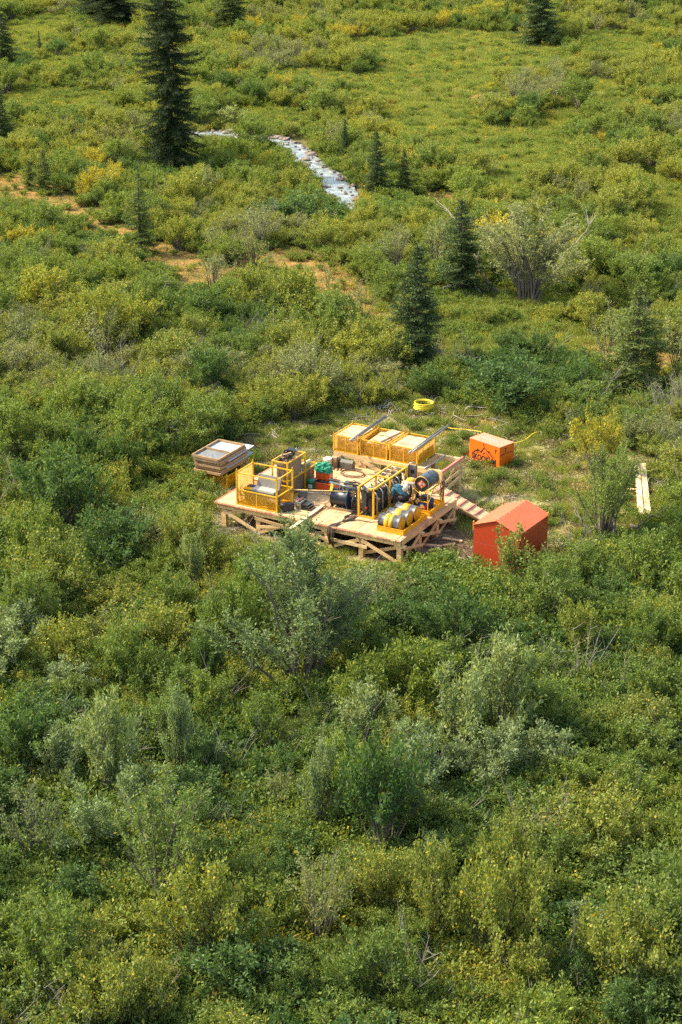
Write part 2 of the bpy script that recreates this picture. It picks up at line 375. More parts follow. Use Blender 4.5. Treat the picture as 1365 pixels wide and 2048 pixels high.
# ------------------------------------------------------------------ the ground
def make_ground():
    ys = [-48 + i * .38 for i in range(int(64 / .38))]; y = ys[-1]; st = .38
    while y < 260:
        if y > 96: st *= 1.03
        y += st; ys.append(y)
    nx = 210; V = []; lich = []; mead = []; clr = []; mud = []
    for y in ys:
        half = 16 + (y + 74) * .22
        for i in range(nx):
            x = -half + 2 * half * i / (nx - 1)
            V.append((x, y, hgt(x, y)))
            e = inell(x, y, LICHEN); lich.append(max(0, min(1, 1.5 - e)))
            e = inell(x, y, MEADOW); mead.append(max(0, min(1, 1.7 - e)))
            clr.append(1. if inpoly(x, y, CAMP_POLY) else 0.)
            mu, mv = UVof((x, y)); mud.append(max(0., min(1., 1.6 - math.hypot((mu - 8.9) / 2.0, (mv - 1.9) / 2.6))) if y < 8 else 0.); mud[-1] = max(mud[-1], .85 if (-.3 < mu < 8.5 and -.2 < mv < 7.5) else 0.)
    ny = len(ys); Fc = [(j * nx + i, j * nx + i + 1, (j + 1) * nx + i + 1, (j + 1) * nx + i) for j in range(ny - 1) for i in range(nx - 1)]
    me = bpy.data.meshes.new('ground'); me.from_pydata(V, [], Fc)
    for nme, dat in (('lichen', lich), ('meadow', mead), ('clearing', clr), ('mud', mud)):
        a = me.attributes.new(nme, 'FLOAT', 'POINT'); a.data.foreach_set('value', dat)
    me.polygons.foreach_set('use_smooth', [True] * len(Fc))
    m, nt, b = newmat('ground_soil')
    def at(n):
        a = nt.nodes.new('ShaderNodeAttribute'); a.attribute_name = n; return a.outputs['Fac']
    fine = noisefac(nt, 9, 6, .7); mid = noisefac(nt, 1.1, 5, .65); big = noisefac(nt, .13, 3, .6)
    base = ramp(nt, fine, [(.3, (.045, .050, .018)), (.5, (.10, .105, .028)), (.7, (.17, .155, .05))])
    base = mix(nt, maprange(nt, big, .42, .6), base, ramp(nt, fine, [(.3, (.07, .06, .02)), (.55, (.16, .13, .035)), (.75, (.24, .17, .06))]))
    md = ramp(nt, fine, [(.28, (.09, .10, .02)), (.5, (.17, .175, .035)), (.72, (.27, .24, .07))])
    md = mix(nt, maprange(nt, mid, .5, .68), md, (.17, .14, .045))
    base = mix(nt, at('meadow'), base, md)
    ln = ramp(nt, fine, [(.3, (.13, .08, .025)), (.45, (.27, .15, .04)), (.56, (.38, .21, .07)), (.72, (.50, .34, .18))])
    ln = mix(nt, maprange(nt, mid, .45, .62), ln, ramp(nt, fine, [(.3, (.10, .09, .02)), (.7, (.26, .20, .05))]))
    def wob(n, a, b_):
        s = nt.nodes.new('ShaderNodeMath'); s.operation = 'ADD'; nt.links.new(at(n), s.inputs[0])
        nt.links.new(maprange(nt, mid, .3, .7, -.5, .5), s.inputs[1]); return maprange(nt, s.outputs[0], a, b_)
    base = mix(nt, wob('lichen', .35, .75), base, ln)
    cl = ramp(nt, fine, [(.25, (.14, .11, .055)), (.45, (.28, .23, .10)), (.6, (.40, .32, .16)), (.8, (.52, .42, .25))])
    cl = mix(nt, maprange(nt, mid, .42, .6), cl, ramp(nt, fine, [(.3, (.12, .13, .03)), (.7, (.30, .29, .08))]))
    base = mix(nt, wob('clearing', .4, .7), base, cl)
    base = mix(nt, wob('mud', .5, .9), base, ramp(nt, fine, [(.3, (.055, .036, .022)), (.55, (.13, .085, .05)), (.75, (.24, .17, .10))]))
    nt.links.new(base, b.inputs['Base Color']); b.inputs['Roughness'].default_value = .95; b.inputs['Specular IOR Level'].default_value = .1
    bump(nt, b, fine, .9, .06)
    me.materials.append(m); o = obj('ground', me); tag(o, kind='structure', label='boggy valley floor with moss, lichen and trodden grass')
    # far country, outside the picture
    fb = MB(); X = 900
    fb.add([(-X, -400, -1.2), (X, -400, -1.2), (X, 1500, -1.2), (-X, 1500, -1.2)], [(0, 1, 2, 3)])
    m2, nt, b = newmat('far_country'); n = noisefac(nt, .05, 8, .7)
    nt.links.new(ramp(nt, n, [(.35, (.04, .065, .02)), (.6, (.10, .12, .03))]), b.inputs['Base Color']); b.inputs['Roughness'].default_value = 1
    tag(fb.build('terrain', 'far_country'), kind='structure', label='open scrub country running on to the horizon')
make_ground()

# stream
def make_stream():
    pts = []; N = 90; L = STREAM
    for k in range(N + 1):
        t = k / N * (len(L) - 1); i = min(int(t), len(L) - 2); f = t - i
        def cr(a, b, c, d): return .5 * ((2 * b) + (-a + c) * f + (2 * a - 5 * b + 4 * c - d) * f * f + (-a + 3 * b - 3 * c + d) * f ** 3)
        q = [L[max(0, i - 1)], L[i], L[i + 1], L[min(len(L) - 1, i + 2)]]
        pts.append([cr(*[q[j][c] for j in range(4)]) for c in range(3)])
    V = []; Fc = []; W = 9
    for k, (x, y, wd) in enumerate(pts):
        a = pts[max(0, k - 1)]; b = pts[min(N, k + 1)]; t = Vector((b[0] - a[0], b[1] - a[1], 0)).normalized(); n = Vector((-t.y, t.x, 0))
        wd = wd * (1.15 + .25 * mnoise.noise(Vector((k * .3, 0, 0))))
        for j in range(W):
            s = (j / (W - 1) * 2 - 1); p = Vector((x, y, 0)) + n * wd * s * (1 + .12 * mnoise.noise(Vector((k * .7, s, 4))))
            V.append((p.x, p.y, -.12 + .03 * mnoise.noise(Vector((p.x * 1.3, p.y * 1.3, 0)))))
    for k in range(N):
        for j in range(W - 1): Fc.append((k * W + j, k * W + j + 1, (k + 1) * W + j + 1, (k + 1) * W + j))
    me = bpy.data.meshes.new('stream_water'); me.from_pydata(V, [], Fc); me.polygons.foreach_set('use_smooth', [True] * len(Fc))
    m, nt, b = newmat('stream_water')
    n = noisefac(nt, 1.5, 6, .7, coord='Object'); n2 = noisefac(nt, 5, 5, .7, coord='Object')
    c = ramp(nt, n, [(.36, (.12, .14, .14)), (.50, (.26, .29, .29)), (.60, (.40, .43, .43)), (.72, (.62, .65, .65))])
    nt.links.new(c, b.inputs['Base Color']); b.inputs['Roughness'].default_value = .14
    bump(nt, b, n2, .6, .05); me.materials.append(m)
    tag(obj('stream_water', me), kind='structure', label='shallow silty stream running over stones')
    # bank stones one can pick out, and the shingle between them
    shp = []
    for q in range(4):
        bm = bmesh.new(); bmesh.ops.create_icosphere(bm, subdivisions=2, radius=1)
        for v in bm.verts:
            k = .78 + .35 * mnoise.noise(v.co * 1.4 + Vector((q * 7, 0, 0))); v.co = Vector((v.co.x * k * 1.25, v.co.y * k, v.co.z * k * .6))
        me = bpy.data.meshes.new('stone'); bm.to_mesh(me); bm.free(); me.materials.append(M('rock')); shp.append(me)
    rr = random.Random(5); small = MB()
    for k in range(210):
        i = rr.randrange(3, N); x, y, wd = pts[i]; a = pts[i - 1]; t = Vector((x - a[0], y - a[1], 0)).normalized(); n = Vector((-t.y, t.x, 0))
        side = 1 if rr.random() < .78 else -1
        s = side * wd * rr.choice((rr.uniform(.75, 1.3), rr.uniform(.6, 1.05), rr.uniform(-.3, .9))) 
        p = Vector((x, y, 0)) + n * s
        if k < 46:
            o = obj('boulder', shp[k % 4], loc=(p.x, p.y, -.06), rot=(rr.uniform(-.2, .2), rr.uniform(-.2, .2), rr.uniform(0, 6)))
            r = rr.uniform(.16, .40); o.scale = (r * rr.uniform(1, 1.5), r, r * rr.uniform(.6, 1))
            tag(o, 'reddish grey stone lying in or beside the shallow stream', 'rock', 'stones along the stream')
        else:
            r = rr.uniform(.06, .16); me = shp[k % 4]; n0 = len(small.v)
            small.add([(p.x + v.co.x * r, p.y + v.co.y * r, -.07 + v.co.z * r) for v in me.vertices], [tuple(f.vertices) for f in me.polygons])
    tag(small.build('gravel', 'rock'), kind='stuff', label='reddish shingle along the stream banks')
    # a second narrow glint of water beyond the clearing
    c = G(1180, 566); pv = [(c.x + math.cos(a) * (1.6 + .5 * math.sin(3 * a)), c.y + math.sin(a) * (1.1 + .3 * math.cos(2 * a)), hgt(c.x, c.y) + .05) for a in np.linspace(0, 2 * math.pi, 24, endpoint=False)]
    me = bpy.data.meshes.new('pond_water'); me.from_pydata(pv, [], [tuple(range(24))]); me.materials.append(m)
    tag(obj('pond_water', me), kind='structure', label='small grey pool among the willows')
make_stream()

# ------------------------------------------------------------------ vegetation builders
def nrm(a): return a / np.maximum(np.linalg.norm(a, axis=1, keepdims=True), 1e-6)
def leafmesh(name, Pb, D, Ln, Wd, rng, mat, cup=.18):
    n = len(Pb); D = nrm(D); rv = rng.normal(size=(n, 3)); rv[:, 2] += .6
    S = nrm(np.cross(D, rv)); N = nrm(np.cross(S, D))
    Ln = Ln[:, None]; Wd = Wd[:, None]
    V = np.empty((n, 4, 3)); V[:, 0] = Pb
    mid = Pb + D * Ln * .48
    V[:, 1] = mid + S * Wd * .5 + N * Wd * cup; V[:, 2] = Pb + D * Ln; V[:, 3] = mid - S * Wd * .5 + N * Wd * cup
    me = bpy.data.meshes.new(name); me.vertices.add(n * 4); me.vertices.foreach_set('co', V.reshape(-1))
    me.loops.add(n * 4); me.loops.foreach_set('vertex_index', np.arange(n * 4, dtype=np.int32))
    me.polygons.add(n); me.polygons.foreach_set('loop_start', np.arange(0, n * 4, 4, dtype=np.int32))
    me.update(calc_edges=True); me.validate(); me.materials.append(M(mat)); return me

def bushmesh(seed, h, r, nst, ntw, nlf, ll, lw, mat, twl=.4, tmin=.35, flat=.45, stem=.02, openess=0., upw=.7, stemmat='twig_grey', dens_top=1.0):
    """one shrub: (foliage mesh, stems mesh)"""
    rng = np.random.RandomState(seed); sb = MB(); PB = []; DD = []
    lobes = [(rng.uniform(0, 6.28), rng.uniform(.75, 1.15)) for _ in range(3)]
    for i in range(nst):
        a = rng.uniform(0, 6.283); rho = math.sqrt(rng.uniform(0.02, 1)) * (.8 + .25 * math.cos(2 * (a - lobes[0][0])))
        ex, ey = r * rho * math.cos(a), r * rho * math.sin(a); ez = h * (1 - flat * rho ** 2) * rng.uniform(.72, 1.08)
        b0 = np.array([.12 * ex + rng.normal() * .04 * r, .12 * ey + rng.normal() * .04 * r, 0.])
        ph = rng.uniform(0, 6.28); wv = .05 * h
        def at(t): return np.array([b0[0] + (ex - b0[0]) * t ** 1.35 + wv * math.sin(4 * t + ph) * t, b0[1] + (ey - b0[1]) * t ** 1.35 + wv * math.cos(3.3 * t + ph) * t, ez * t ** .85])
        ts = [0, .25, .5, .75, 1]
        sb.tube([at(t) for t in ts], 0, 4 if stem > .025 else 3, False, [stem * (1 - .8 * t) * rng.uniform(.7, 1.3) for t in ts])
        for k in range(ntw):
            t = tmin + (1 - tmin) * rng.uniform(0, 1) ** (.75 * dens_top); p = at(t)
            d = np.array([ex / r * .5, ey / r * .5, upw]) + rng.normal(size=3) * .45; d /= np.linalg.norm(d)
            L = twl * rng.uniform(.5, 1.2) * (1.15 - .5 * t)
            q = p + d * L
            if rng.uniform() < .35: sb.tube([p, p + d * L * .9], 0, 3, False, [stem * .3, stem * .12])
            m = max(3, int(nlf * rng.uniform(.6, 1.3)))
            s = rng.uniform(.15, 1.0, m)[:, None]
            PB.append(p + d * L * s + rng.normal(size=(m, 3)) * .035); DD.append(d[None] * .8 + rng.normal(size=(m, 3)) * .75)
    PB = np.concatenate(PB); DD = np.concatenate(DD); n = len(PB)
    if openess:
        key = np.sin(PB[:, 0] * 5.1 / r + seed) * np.sin(PB[:, 1] * 4.7 / r + 2 * seed) + np.sin(PB[:, 2] * 5.3 / h + seed)
        keep = key > np.percentile(key, openess * 100); PB = PB[keep]; DD = DD[keep]; n = len(PB)
    PB[:, 2] = np.maximum(PB[:, 2], .03)
    me = leafmesh('foliage', PB, DD, ll * rng.uniform(.6, 1.25, n), lw * rng.uniform(.7, 1.2, n), rng, mat)
    return me, sb.mesh('stems', stemmat)

# kind: (height, radius, [(foliage, stems)...], look, category)
KINDS = {}
def kind(key, n, look, nat_h, nat_r, **kw):
    KINDS[key] = dict(h=nat_h, r=nat_r, look=look, m=[bushmesh(hash_(key) + i * 13, nat_h, nat_r, **kw) for i in range(n)])
def hash_(s): return sum(ord(c) * (i + 3) for i, c in enumerate(s)) % 9973
kind('green', 3, 'mid-green willow', 1.5, 1.15, nst=30, ntw=13, nlf=15, ll=.085, lw=.036, mat='leaf_green')
kind('deep', 3, 'deep green willow', 1.5, 1.3, nst=34, ntw=13, nlf=15, ll=.085, lw=.038, mat='leaf_deep')
kind('olive', 3, 'olive dwarf birch', 1.35, 1.1, nst=30, ntw=14, nlf=15, ll=.065, lw=.038, mat='leaf_olive', upw=.9)
kind('silver', 3, 'silvery willow', 1.9, 1.05, nst=20, ntw=15, nlf=16, ll=.10, lw=.034, mat='leaf_silver', upw=1.0, flat=.6, tmin=.3)
kind('grey', 2, 'grey-leaved willow', 1.7, 1.1, nst=22, ntw=11, nlf=9, ll=.07, lw=.03, mat='leaf_grey', tmin=.4, openess=.15, stem=.022)
kind('yellow', 1, 'yellowing willow', 1.3, .9, nst=20, ntw=12, nlf=12, ll=.07, lw=.036, mat='leaf_yellow')
# tall, open willows with visible stems
kind('tall', 2, 'tall many-stemmed willow', 5.2, 2.5, nst=30, ntw=56, nlf=16, ll=.11, lw=.042, mat='leaf_sage', tmin=.3, flat=.42, stem=.042, twl=.75, upw=.9, openess=.12)
kind('tallgreen', 1, 'tall green willow', 4.6, 2.4, nst=20, ntw=34, nlf=16, ll=.12, lw=.044, mat='leaf_green', tmin=.28, flat=.45, stem=.05, twl=.75, openess=.1)
kind('tallgrey', 1, 'big grey open willow', 5.0, 2.6, nst=30, ntw=44, nlf=13, ll=.11, lw=.04, mat='leaf_grey', tmin=.3, flat=.4, stem=.036, twl=.7, openess=.1)
kind('sparse', 2, 'slender grey sapling', 2.4, .8, nst=9, ntw=12, nlf=9, ll=.085, lw=.034, mat='leaf_grey', tmin=.3, flat=.4, stem=.025, twl=.4, upw=.9)
kind('sparseyellow', 1, 'slender yellow-leaved sapling', 2.4, .9, nst=12, ntw=20, nlf=12, ll=.10, lw=.045, mat='leaf_olive', tmin=.3, flat=.4, stem=.02, twl=.4, upw=1.0)
# low stuff
kind('low', 3, 'low', .5, .75, nst=26, ntw=6, nlf=9, ll=.075, lw=.036, mat='leaf_green', twl=.22, tmin=.2, stem=.008)
kind('lowdeep', 2, 'low', .5, .75, nst=26, ntw=6, nlf=9, ll=.08, lw=.036, mat='leaf_deep', twl=.22, tmin=.2, stem=.008)
kind('lowolive', 2, 'low', .42, .75, nst=24, ntw=6, nlf=9, ll=.06, lw=.034, mat='leaf_olive', twl=.2, tmin=.2, stem=.008)
kind('lowyellow', 1, 'low', .45, .5, nst=14, ntw=5, nlf=8, ll=.06, lw=.036, mat='leaf_yellow', twl=.2, tmin=.3, stem=.008)
kind('lowrust', 1, 'low', .35, .5, nst=14, ntw=5, nlf=7, ll=.06, lw=.036, mat='leaf_rust', twl=.2, tmin=.3, stem=.008)
def grassmesh(seed, n, r, h, mat, wd=.018, lean=.45):
    rng = np.random.RandomState(seed); rad = r * np.sqrt(rng.uniform(0, 1, n)); an = rng.uniform(0, 6.283, n)
    cl = rng.uniform(-1, 1, (9, 2)) * r * .8; pick = rng.randint(0, 9, n)
    PB = np.stack([rad * np.cos(an) * .45 + cl[pick, 0] * .7, rad * np.sin(an) * .45 + cl[pick, 1] * .7, np.zeros(n)], 1)
    D = np.stack([rng.normal(size=n) * lean, rng.normal(size=n) * lean, np.ones(n)], 1)
    return leafmesh('grass', PB, D, h * rng.uniform(.5, 1.3, n), wd * rng.uniform(.7, 1.3, n), rng, mat, cup=.1)
def slashmesh(seed):
    rng = np.random.RandomState(seed); b = MB()
    for i in range(26):
        p = Vector((rng.normal() * .45, rng.normal() * .45, rng.uniform(.02, .25))); a = rng.uniform(0, 6.28); L = rng.uniform(.3, 1.1)
        q = p + Vector((math.cos(a) * L, math.sin(a) * L, rng.normal() * .12)); m = (p + q) / 2 + Vector(rng.normal(size=3) * .05)
        b.tube([p, m, q], 0, 3, False, [.014, .010, .004])
    return b.mesh('twigs', 'dead_wood')

class Scatter:
    """points that carry a mesh each; one object of stuff"""
    def __init__(s, name, label, protos): s.name = name; s.label = label; s.protos = protos; s.p = []; s.r = []; s.s = []; s.i = []
    def add(s, p, rot, scl, idx): s.p.append(tuple(p)); s.r.append(rot); s.s.append(scl); s.i.append(idx)
    def build(s):
        if not s.p: return
        c = bpy.data.collections.new(s.name + '_shapes')
        for k, meshes in enumerate(s.protos):
            if len(meshes) > 1:   # join foliage and stems
                bm = bmesh.new(); me = bpy.data.meshes.new('clump')
                for j, mm in enumerate(meshes):
                    n0 = len(bm.faces); bm.from_mesh(mm); bm.faces.ensure_lookup_table()
                    for f in bm.faces[n0:]: f.material_index = j
                    me.materials.append(mm.materials[0])
                bm.to_mesh(me); bm.free()
            else: me = meshes[0]
            c.objects.link(bpy.data.objects.new('clump_%03d' % k, me))
        me = bpy.data.meshes.new(s.name); me.from_pydata(s.p, [], [])
        for nme, ty, dat in (('rot', 'FLOAT', s.r), ('scl', 'FLOAT', s.s), ('idx', 'INT', s.i)):
            a = me.attributes.new(nme, ty, 'POINT'); a.data.foreach_set('value', dat)
        o = obj(s.name, me); tag(o, s.label, kind='stuff')
        ng = bpy.data.node_groups.new(s.name, 'GeometryNodeTree')
        ng.interface.new_socket('Geometry', in_out='INPUT', socket_type='NodeSocketGeometry'); ng.interface.new_socket('Geometry', in_out='OUTPUT', socket_type='NodeSocketGeometry')
        N = ng.nodes.new; L = ng.links.new
        gi, go, ip, ci, cx = N('NodeGroupInput'), N('NodeGroupOutput'), N('GeometryNodeInstanceOnPoints'), N('GeometryNodeCollectionInfo'), N('ShaderNodeCombineXYZ')
        ci.inputs[0].default_value = c; ci.inputs['Separate Children'].default_value = True; ci.inputs['Reset Children'].default_value = True
        at = {}
        for nme, ty in (('rot', 'FLOAT'), ('scl', 'FLOAT'), ('idx', 'INT')):
            a = N('GeometryNodeInputNamedAttribute'); a.data_type = ty; a.inputs[0].default_value = nme; at[nme] = a.outputs[0]
        ip.inputs['Pick Instance'].default_value = True
        L(gi.outputs[0], ip.inputs['Points']); L(ci.outputs[0], ip.inputs['Instance']); L(at['idx'], ip.inputs['Instance Index'])
        L(at['rot'], cx.inputs[2]); L(cx.outputs[0], ip.inputs['Rotation']); L(at['scl'], ip.inputs['Scale']); L(ip.outputs[0], go.inputs[0])
        md = o.modifiers.new('scatter', 'NODES'); md.node_group = ng
        return o
    
def bush(key, x, y, rot, sx, sz, label, group=None, cat='bush', var=None):
    K = KINDS[key]; fm, sm = K['m'][(R.randrange(len(K['m'])) if var is None else var % len(K['m']))]
    nm = {'tall': 'willow_tree', 'tallgreen': 'willow_tree', 'tallgrey': 'willow_tree'}.get(key, 'birch_bush' if key == 'olive' else 'willow_bush')
    o = thing(nm, label, 'tree' if nm == 'willow_tree' else cat, (x, y, hgt(x, y) - .02), rot, group)
    o.scale = (sx, sx, sz)
    obj('foliage', fm, o); obj('stems', sm, o); return o

KEEP = []        # x, y, radius of feet that stay in view
PLANTED = []     # x, y, radius kept free of random bushes
def plant(key, px, base, top, wpx, label, group=None, var=None):
    """a shrub of the photograph, its foot at row base, its tip at row top, wpx wide"""
    b = G(px, base); h = height_for(px, base, top); s = PX(b)[2]; K = KINDS[key]
    sx = wpx / s / 2 / (K['r'] * 1.08); sz = h / (K['h'] * 1.05)
    PLANTED.append((b.x, b.y, wpx / s / 2 * .62))
    return bush(key, b.x, b.y, R.uniform(0, 6.28), sx, sz, label, group, var=var)

plant('tall', 600, 1385, 1050, 420, 'tallest silvery many-stemmed willow standing right in front of the timber pad')
plant('green', 470, 1330, 1150, 170, 'green willow bush pressed against the left of the tall silvery willow')
plant('tallgreen', 1205, 1090, 880, 250, 'open tall willow with dark forked stems between red hut and stacked boards', var=1)
plant('sparseyellow', 1018, 1188, 1050, 135, 'yellow-green sapling growing directly in front of the red hut')
plant('yellow', 1190, 945, 812, 130, 'bush with bright yellow leaves behind the open willow, above the stacked boards')
plant('silver', 225, 1620, 1365, 190, 'large silvery willow bush left of the slim pale one in the lower left')
plant('silver', 365, 1570, 1368, 110, 'slim pale silvery willow topped with a few yellow leaves, lower left')
plant('silver', 735, 1520, 1350, 190, 'silver-green willow below the timber pad, left of the pointed silver willow')
plant('silver', 915, 1540, 1325, 190, 'pointed silver willow below the timber pad with pale tip')
plant('silver', 130, 1590, 1440, 170, 'silvery willow bush between the left edge and the large silver willow')
plant('silver', 300, 1690, 1520, 190, 'silvery willow bush in front of the slim pale one, lower left')
plant('silver', 170, 1730, 1570, 210, 'low silvery willow right of the grey-green bush at the left edge')
plant('silver', 830, 1590, 1430, 170, 'silvery willow bush squeezed in front of the pair of silver willows')
plant('silver', 1000, 1600, 1450, 200, 'spreading silver willow right of the pointed silver willow')
plant('grey', 560, 1640, 1530, 130, 'small grey-green bush left of the narrow silver willow')
plant('silver', 680, 1600, 1460, 130, 'silvery willow right behind the narrow silver one')
plant('deep', 765, 1740, 1490, 290, 'very dark dense willow bush in the lower middle')
plant('silver', 645, 1690, 1480, 110, 'narrow silver willow on the left edge of the very dark bush')
plant('tallgreen', 330, 1830, 1560, 380, 'broad grey-green willow filling the lower left')
plant('grey', 75, 1745, 1545, 190, 'grey-green willow bush at the left edge, left of the broad grey-green willow')
plant('grey', 640, 1915, 1690, 200, 'olive-grey willow bush with visible stems near the bottom middle')
plant('olive', 870, 1900, 1700, 200, 'yellow-green birch bush low in the picture, left one of the yellowish clump')
plant('olive', 1000, 1970, 1730, 270, 'yellow-green birch bush low in the picture, right one of the yellowish clump')
plant('olive', 1010, 1850, 1660, 180, 'yellow-green birch bush at the back of the yellowish clump')
plant('olive', 1150, 1330, 1200, 130, 'yellowish bush with orange leaves below the red hut')
plant('green', 1300, 1340, 1200, 140, 'bright green bush with bare twigs below the stacked boards')
plant('green', 530, 1520, 1390, 150, 'rounded green bush below the tall silvery willow')
plant('deep', 420, 1390, 1250, 120, 'dark green bush left of the foot of the tall silvery willow')
plant('grey', 770, 1230, 1125, 150, 'grey twiggy bush right below the front corner of the timber pad', var=0)
plant('silver', 385, 1190, 1050, 90, 'silvery willow sapling left of the timber pad')
plant('deep', 230, 1155, 1020, 260, 'broad dark willow bush left of the timber pad')
plant('deep', 120, 1080, 900, 260, 'large dark green bush near the left edge, level with the timber pad')
plant('deep', 910, 1330, 1180, 220, 'dense green bush straight below the red hut')
plant('green', 1080, 1260, 1120, 220, 'rounded green bush just below the right side of the red hut')
plant('green', 1290, 1200, 1070, 190, 'green bush in front of the stacked boards, right of the open willow')
plant('silver', 1180, 1930, 1820, 170, 'low silver-green willow in the lower right corner')
plant('grey', 425, 575, 485, 120, 'silver-grey bush on the tan lichen strip left of its twin')
plant('grey', 507, 545, 455, 100, 'grey bush with dark stems on the tan lichen strip')
plant('sparse', 728, 650, 540, 70, 'thin sapling on the orange lichen strip beyond the timber pad')
plant('sparse', 655, 600, 520, 40, 'small thin sapling left of the one on the lichen strip')
plant('sparse', 1212, 735, 600, 95, 'grey single-stemmed sapling left of the pale spruce at the right')
plant('sparse', 1350, 760, 610, 100, 'grey sapling at the right edge beside the pale spruce', var=1)
plant('tallgrey', 1055, 608, 415, 370, 'big grey spreading willow beside the second spruce with dead limbs below')
plant('grey', 870, 560, 420, 120, 'grey willow left of the second dark spruce')
plant('grey', 215, 250, 190, 60, 'grey bare-topped bush left of the tallest spruce')
plant('grey', 795, 560, 440, 130, 'tallish grey willow bush behind the front spruce')
plant('silver', 465, 250, 205, 90, 'pale willow bush overhanging the far bend of the stream')
plant('yellow', 730, 440, 375, 70, 'yellow-green bush at the near end of the stream')
plant('deep', 610, 450, 385, 230, 'dark green willows in a mass left of the near end of the stream')
plant('deep', 1010, 820, 720, 280, 'dark bush behind the orange crate')
plant('deep', 860, 800, 735, 130, 'dark bush behind the coil of yellow hose')
plant('deep', 420, 800, 690, 150, 'dark green bush beyond the stack of framed trays')

# scatter of the thicket
def blocked(x, y, r):
    if inpoly(x, y, CAMP_POLY): return True
    u, v = UVof((x, y))
    if -3.8 - r < u < 9.2 + r and -.6 - r < v < 8.4 + r: return True
    if 10.2 - r < u < 13.2 + r and .1 - r < v < 3.8 + r: return True
    for a, b, c in PLANTED:
        if (x - a) ** 2 + (y - b) ** 2 < (c + r * .45) ** 2: return True
    return False
cells = {}
cand = []
LAND = [(600, 1300, 'tallest silvery willow'), (765, 1650, 'very dark dense bush'), (225, 1500, 'large silver willow, lower left'), (330, 1720, 'broad grey-green willow'), (915, 1450, 'pointed silver willow'),
        (960, 1850, 'yellowish birch clump'), (640, 1830, 'olive-grey stemmed willow'), (75, 1660, 'silver bush at the left edge'), (1020, 1100, 'red hut'), (1200, 1040, 'open forked willow'), (480, 1060, 'left end of the timber pad'), (800, 1130, 'front corner of the pad'),
        (1160, 1880, 'low silver-green willow, lower right'), (1150, 1270, 'orange-leaved bush below the hut'), (440, 920, 'framed tray stack'), (120, 1000, 'large dark bush at left'), (1260, 1540, 'tan bare patch at right'), (480, 1560, 'tan bare patch, lower middle'),
        (100, 1330, 'left edge above the silver willows'), (1300, 1340, 'twiggy bright bush at right'), (200, 2030, 'bottom left corner'), (620, 2030, 'middle of the bottom edge'), (1250, 2030, 'bottom right corner'), (1330, 1750, 'right edge'), (960, 970, 'orange crate'), (1000, 760, 'dark bush behind the crate'), (60, 700, 'left edge, level with the front spruce'), (250, 690, 'scrub behind the framed trays'), (200, 850, 'gap left of the framed trays'), (150, 1230, 'broad dark willow at left'), (1180, 1440, 'open gap at lower right')]
def region(px, py):
    bd = 1e9
    for a, b, n in LAND:
        d = math.hypot(px - a, (py - b) * 1.2)
        if d < bd: bd = d; L = (a, b, n)
    dx, dy = px - L[0], py - L[1]
    horiz = '' if abs(dx) < 35 else (' left' if dx < 0 else ' right')
    vert = '' if abs(dy) < 30 else (' behind' if dy < 0 else ' in front')
    far = 'just' if bd < 75 else ('a little' if bd < 140 else 'farther')
    if not horiz and not vert: return 'right against the ' + L[2]
    return '%s%s of the %s' % (far, (vert + (' and' if horiz and vert else '') + horiz) if horiz or vert == ' in front' else ' back', L[2])
for a_, b_, c_ in ((832, 735, 1.0), (922, 585, 1.0), (1268, 770, 1.3), (752, 386, 1.2), (690, 318, .8), (808, 388, .9), (228, 46, 2.6), (180, 40, 1.6), (465, 55, 1.6), (1078, 90, 1.6), (10, 140, 1.2), (4, 290, 1.0), (945, 1142, .5), (975, 1150, .5), (90, 386, .8), (60, 378, .6), (343, 330, 1.6), (282, 500, .7), (1212, 728, .5), (1055, 600, 1.6), (600, 1375, 1.0), (1010, 1180, .9), (1205, 1080, 1.0), (425, 570, .8), (507, 540, .8), (728, 645, .6)):
    q_ = G(a_, b_); KEEP.append((q_.x, q_.y, c_))
for k in range(60000):
    Y = -50 + 250 * R.random() ** 1.0
    half = 11 + (Y + 74) * .205
    X = R.uniform(-half, half)
    dens_n = mnoise.noise(Vector((X * .05, Y * .05, 9.)))
    q = PX((X, Y, 0)); upper = q[1] < 480
    big = R.random()
    r = (.75 + 1.0 * big ** 1.4) * (1.0 + .1 * dens_n)
    sp = r * (.84 if q[1] < 1150 else .92) if not upper else r * (1.0 - .35 * dens_n)
    if blocked(X, Y, r * .75): continue
    hh = r * 1.15; cot = (Y - CAM.y) / CAM.z; bad = False
    for kf in (0, .45, .85):
        y2 = Y + kf * hh * cot
        if inell(X, y2, LICHEN) < (1.15, .95, .7)[int(kf * 2.4)]: bad = True
        for a_, b_, c_ in KEEP:
            if (X - a_) ** 2 / (c_ + r * .35) ** 2 + (y2 - b_) ** 2 / (c_ * 2) ** 2 < 1: bad = True
        if kf < .8 and inell(X, y2, MEADOW) < 1.0: bad = True
        if 15 < y2 < 125 and dstream(X, y2) < (r * .6, .35, .1)[int(kf * 2.4)]: bad = True
    if not bad and inpoly(X, Y + .55 * hh * cot, CAMP_POLY): bad = True
    if bad: continue
    if upper and dens_n < -.22 and R.random() < .6: continue
    c = (int(X // 2), int(Y // 2)); ok = True
    for i in (-1, 0, 1):
        for j in (-1, 0, 1):
            for (a, b, s2) in cells.get((c[0] + i, c[1] + j), ()):
                if (a - X) ** 2 + (b - Y) ** 2 < (min(s2, sp)) ** 2: ok = False
    if not ok: continue
    cells.setdefault(c, []).append((X, Y, sp)); cand.append((X, Y, r, dens_n))
thicket_keys = ['green', 'deep', 'olive', 'silver', 'grey', 'yellow', 'low', 'lowdeep', 'lowolive', 'lowyellow', 'lowrust']
protos = []; pidx = {}
for kk in thicket_keys:
    pidx[kk] = []
    for m in KINDS[kk]['m']: pidx[kk].append(len(protos)); protos.append(m)
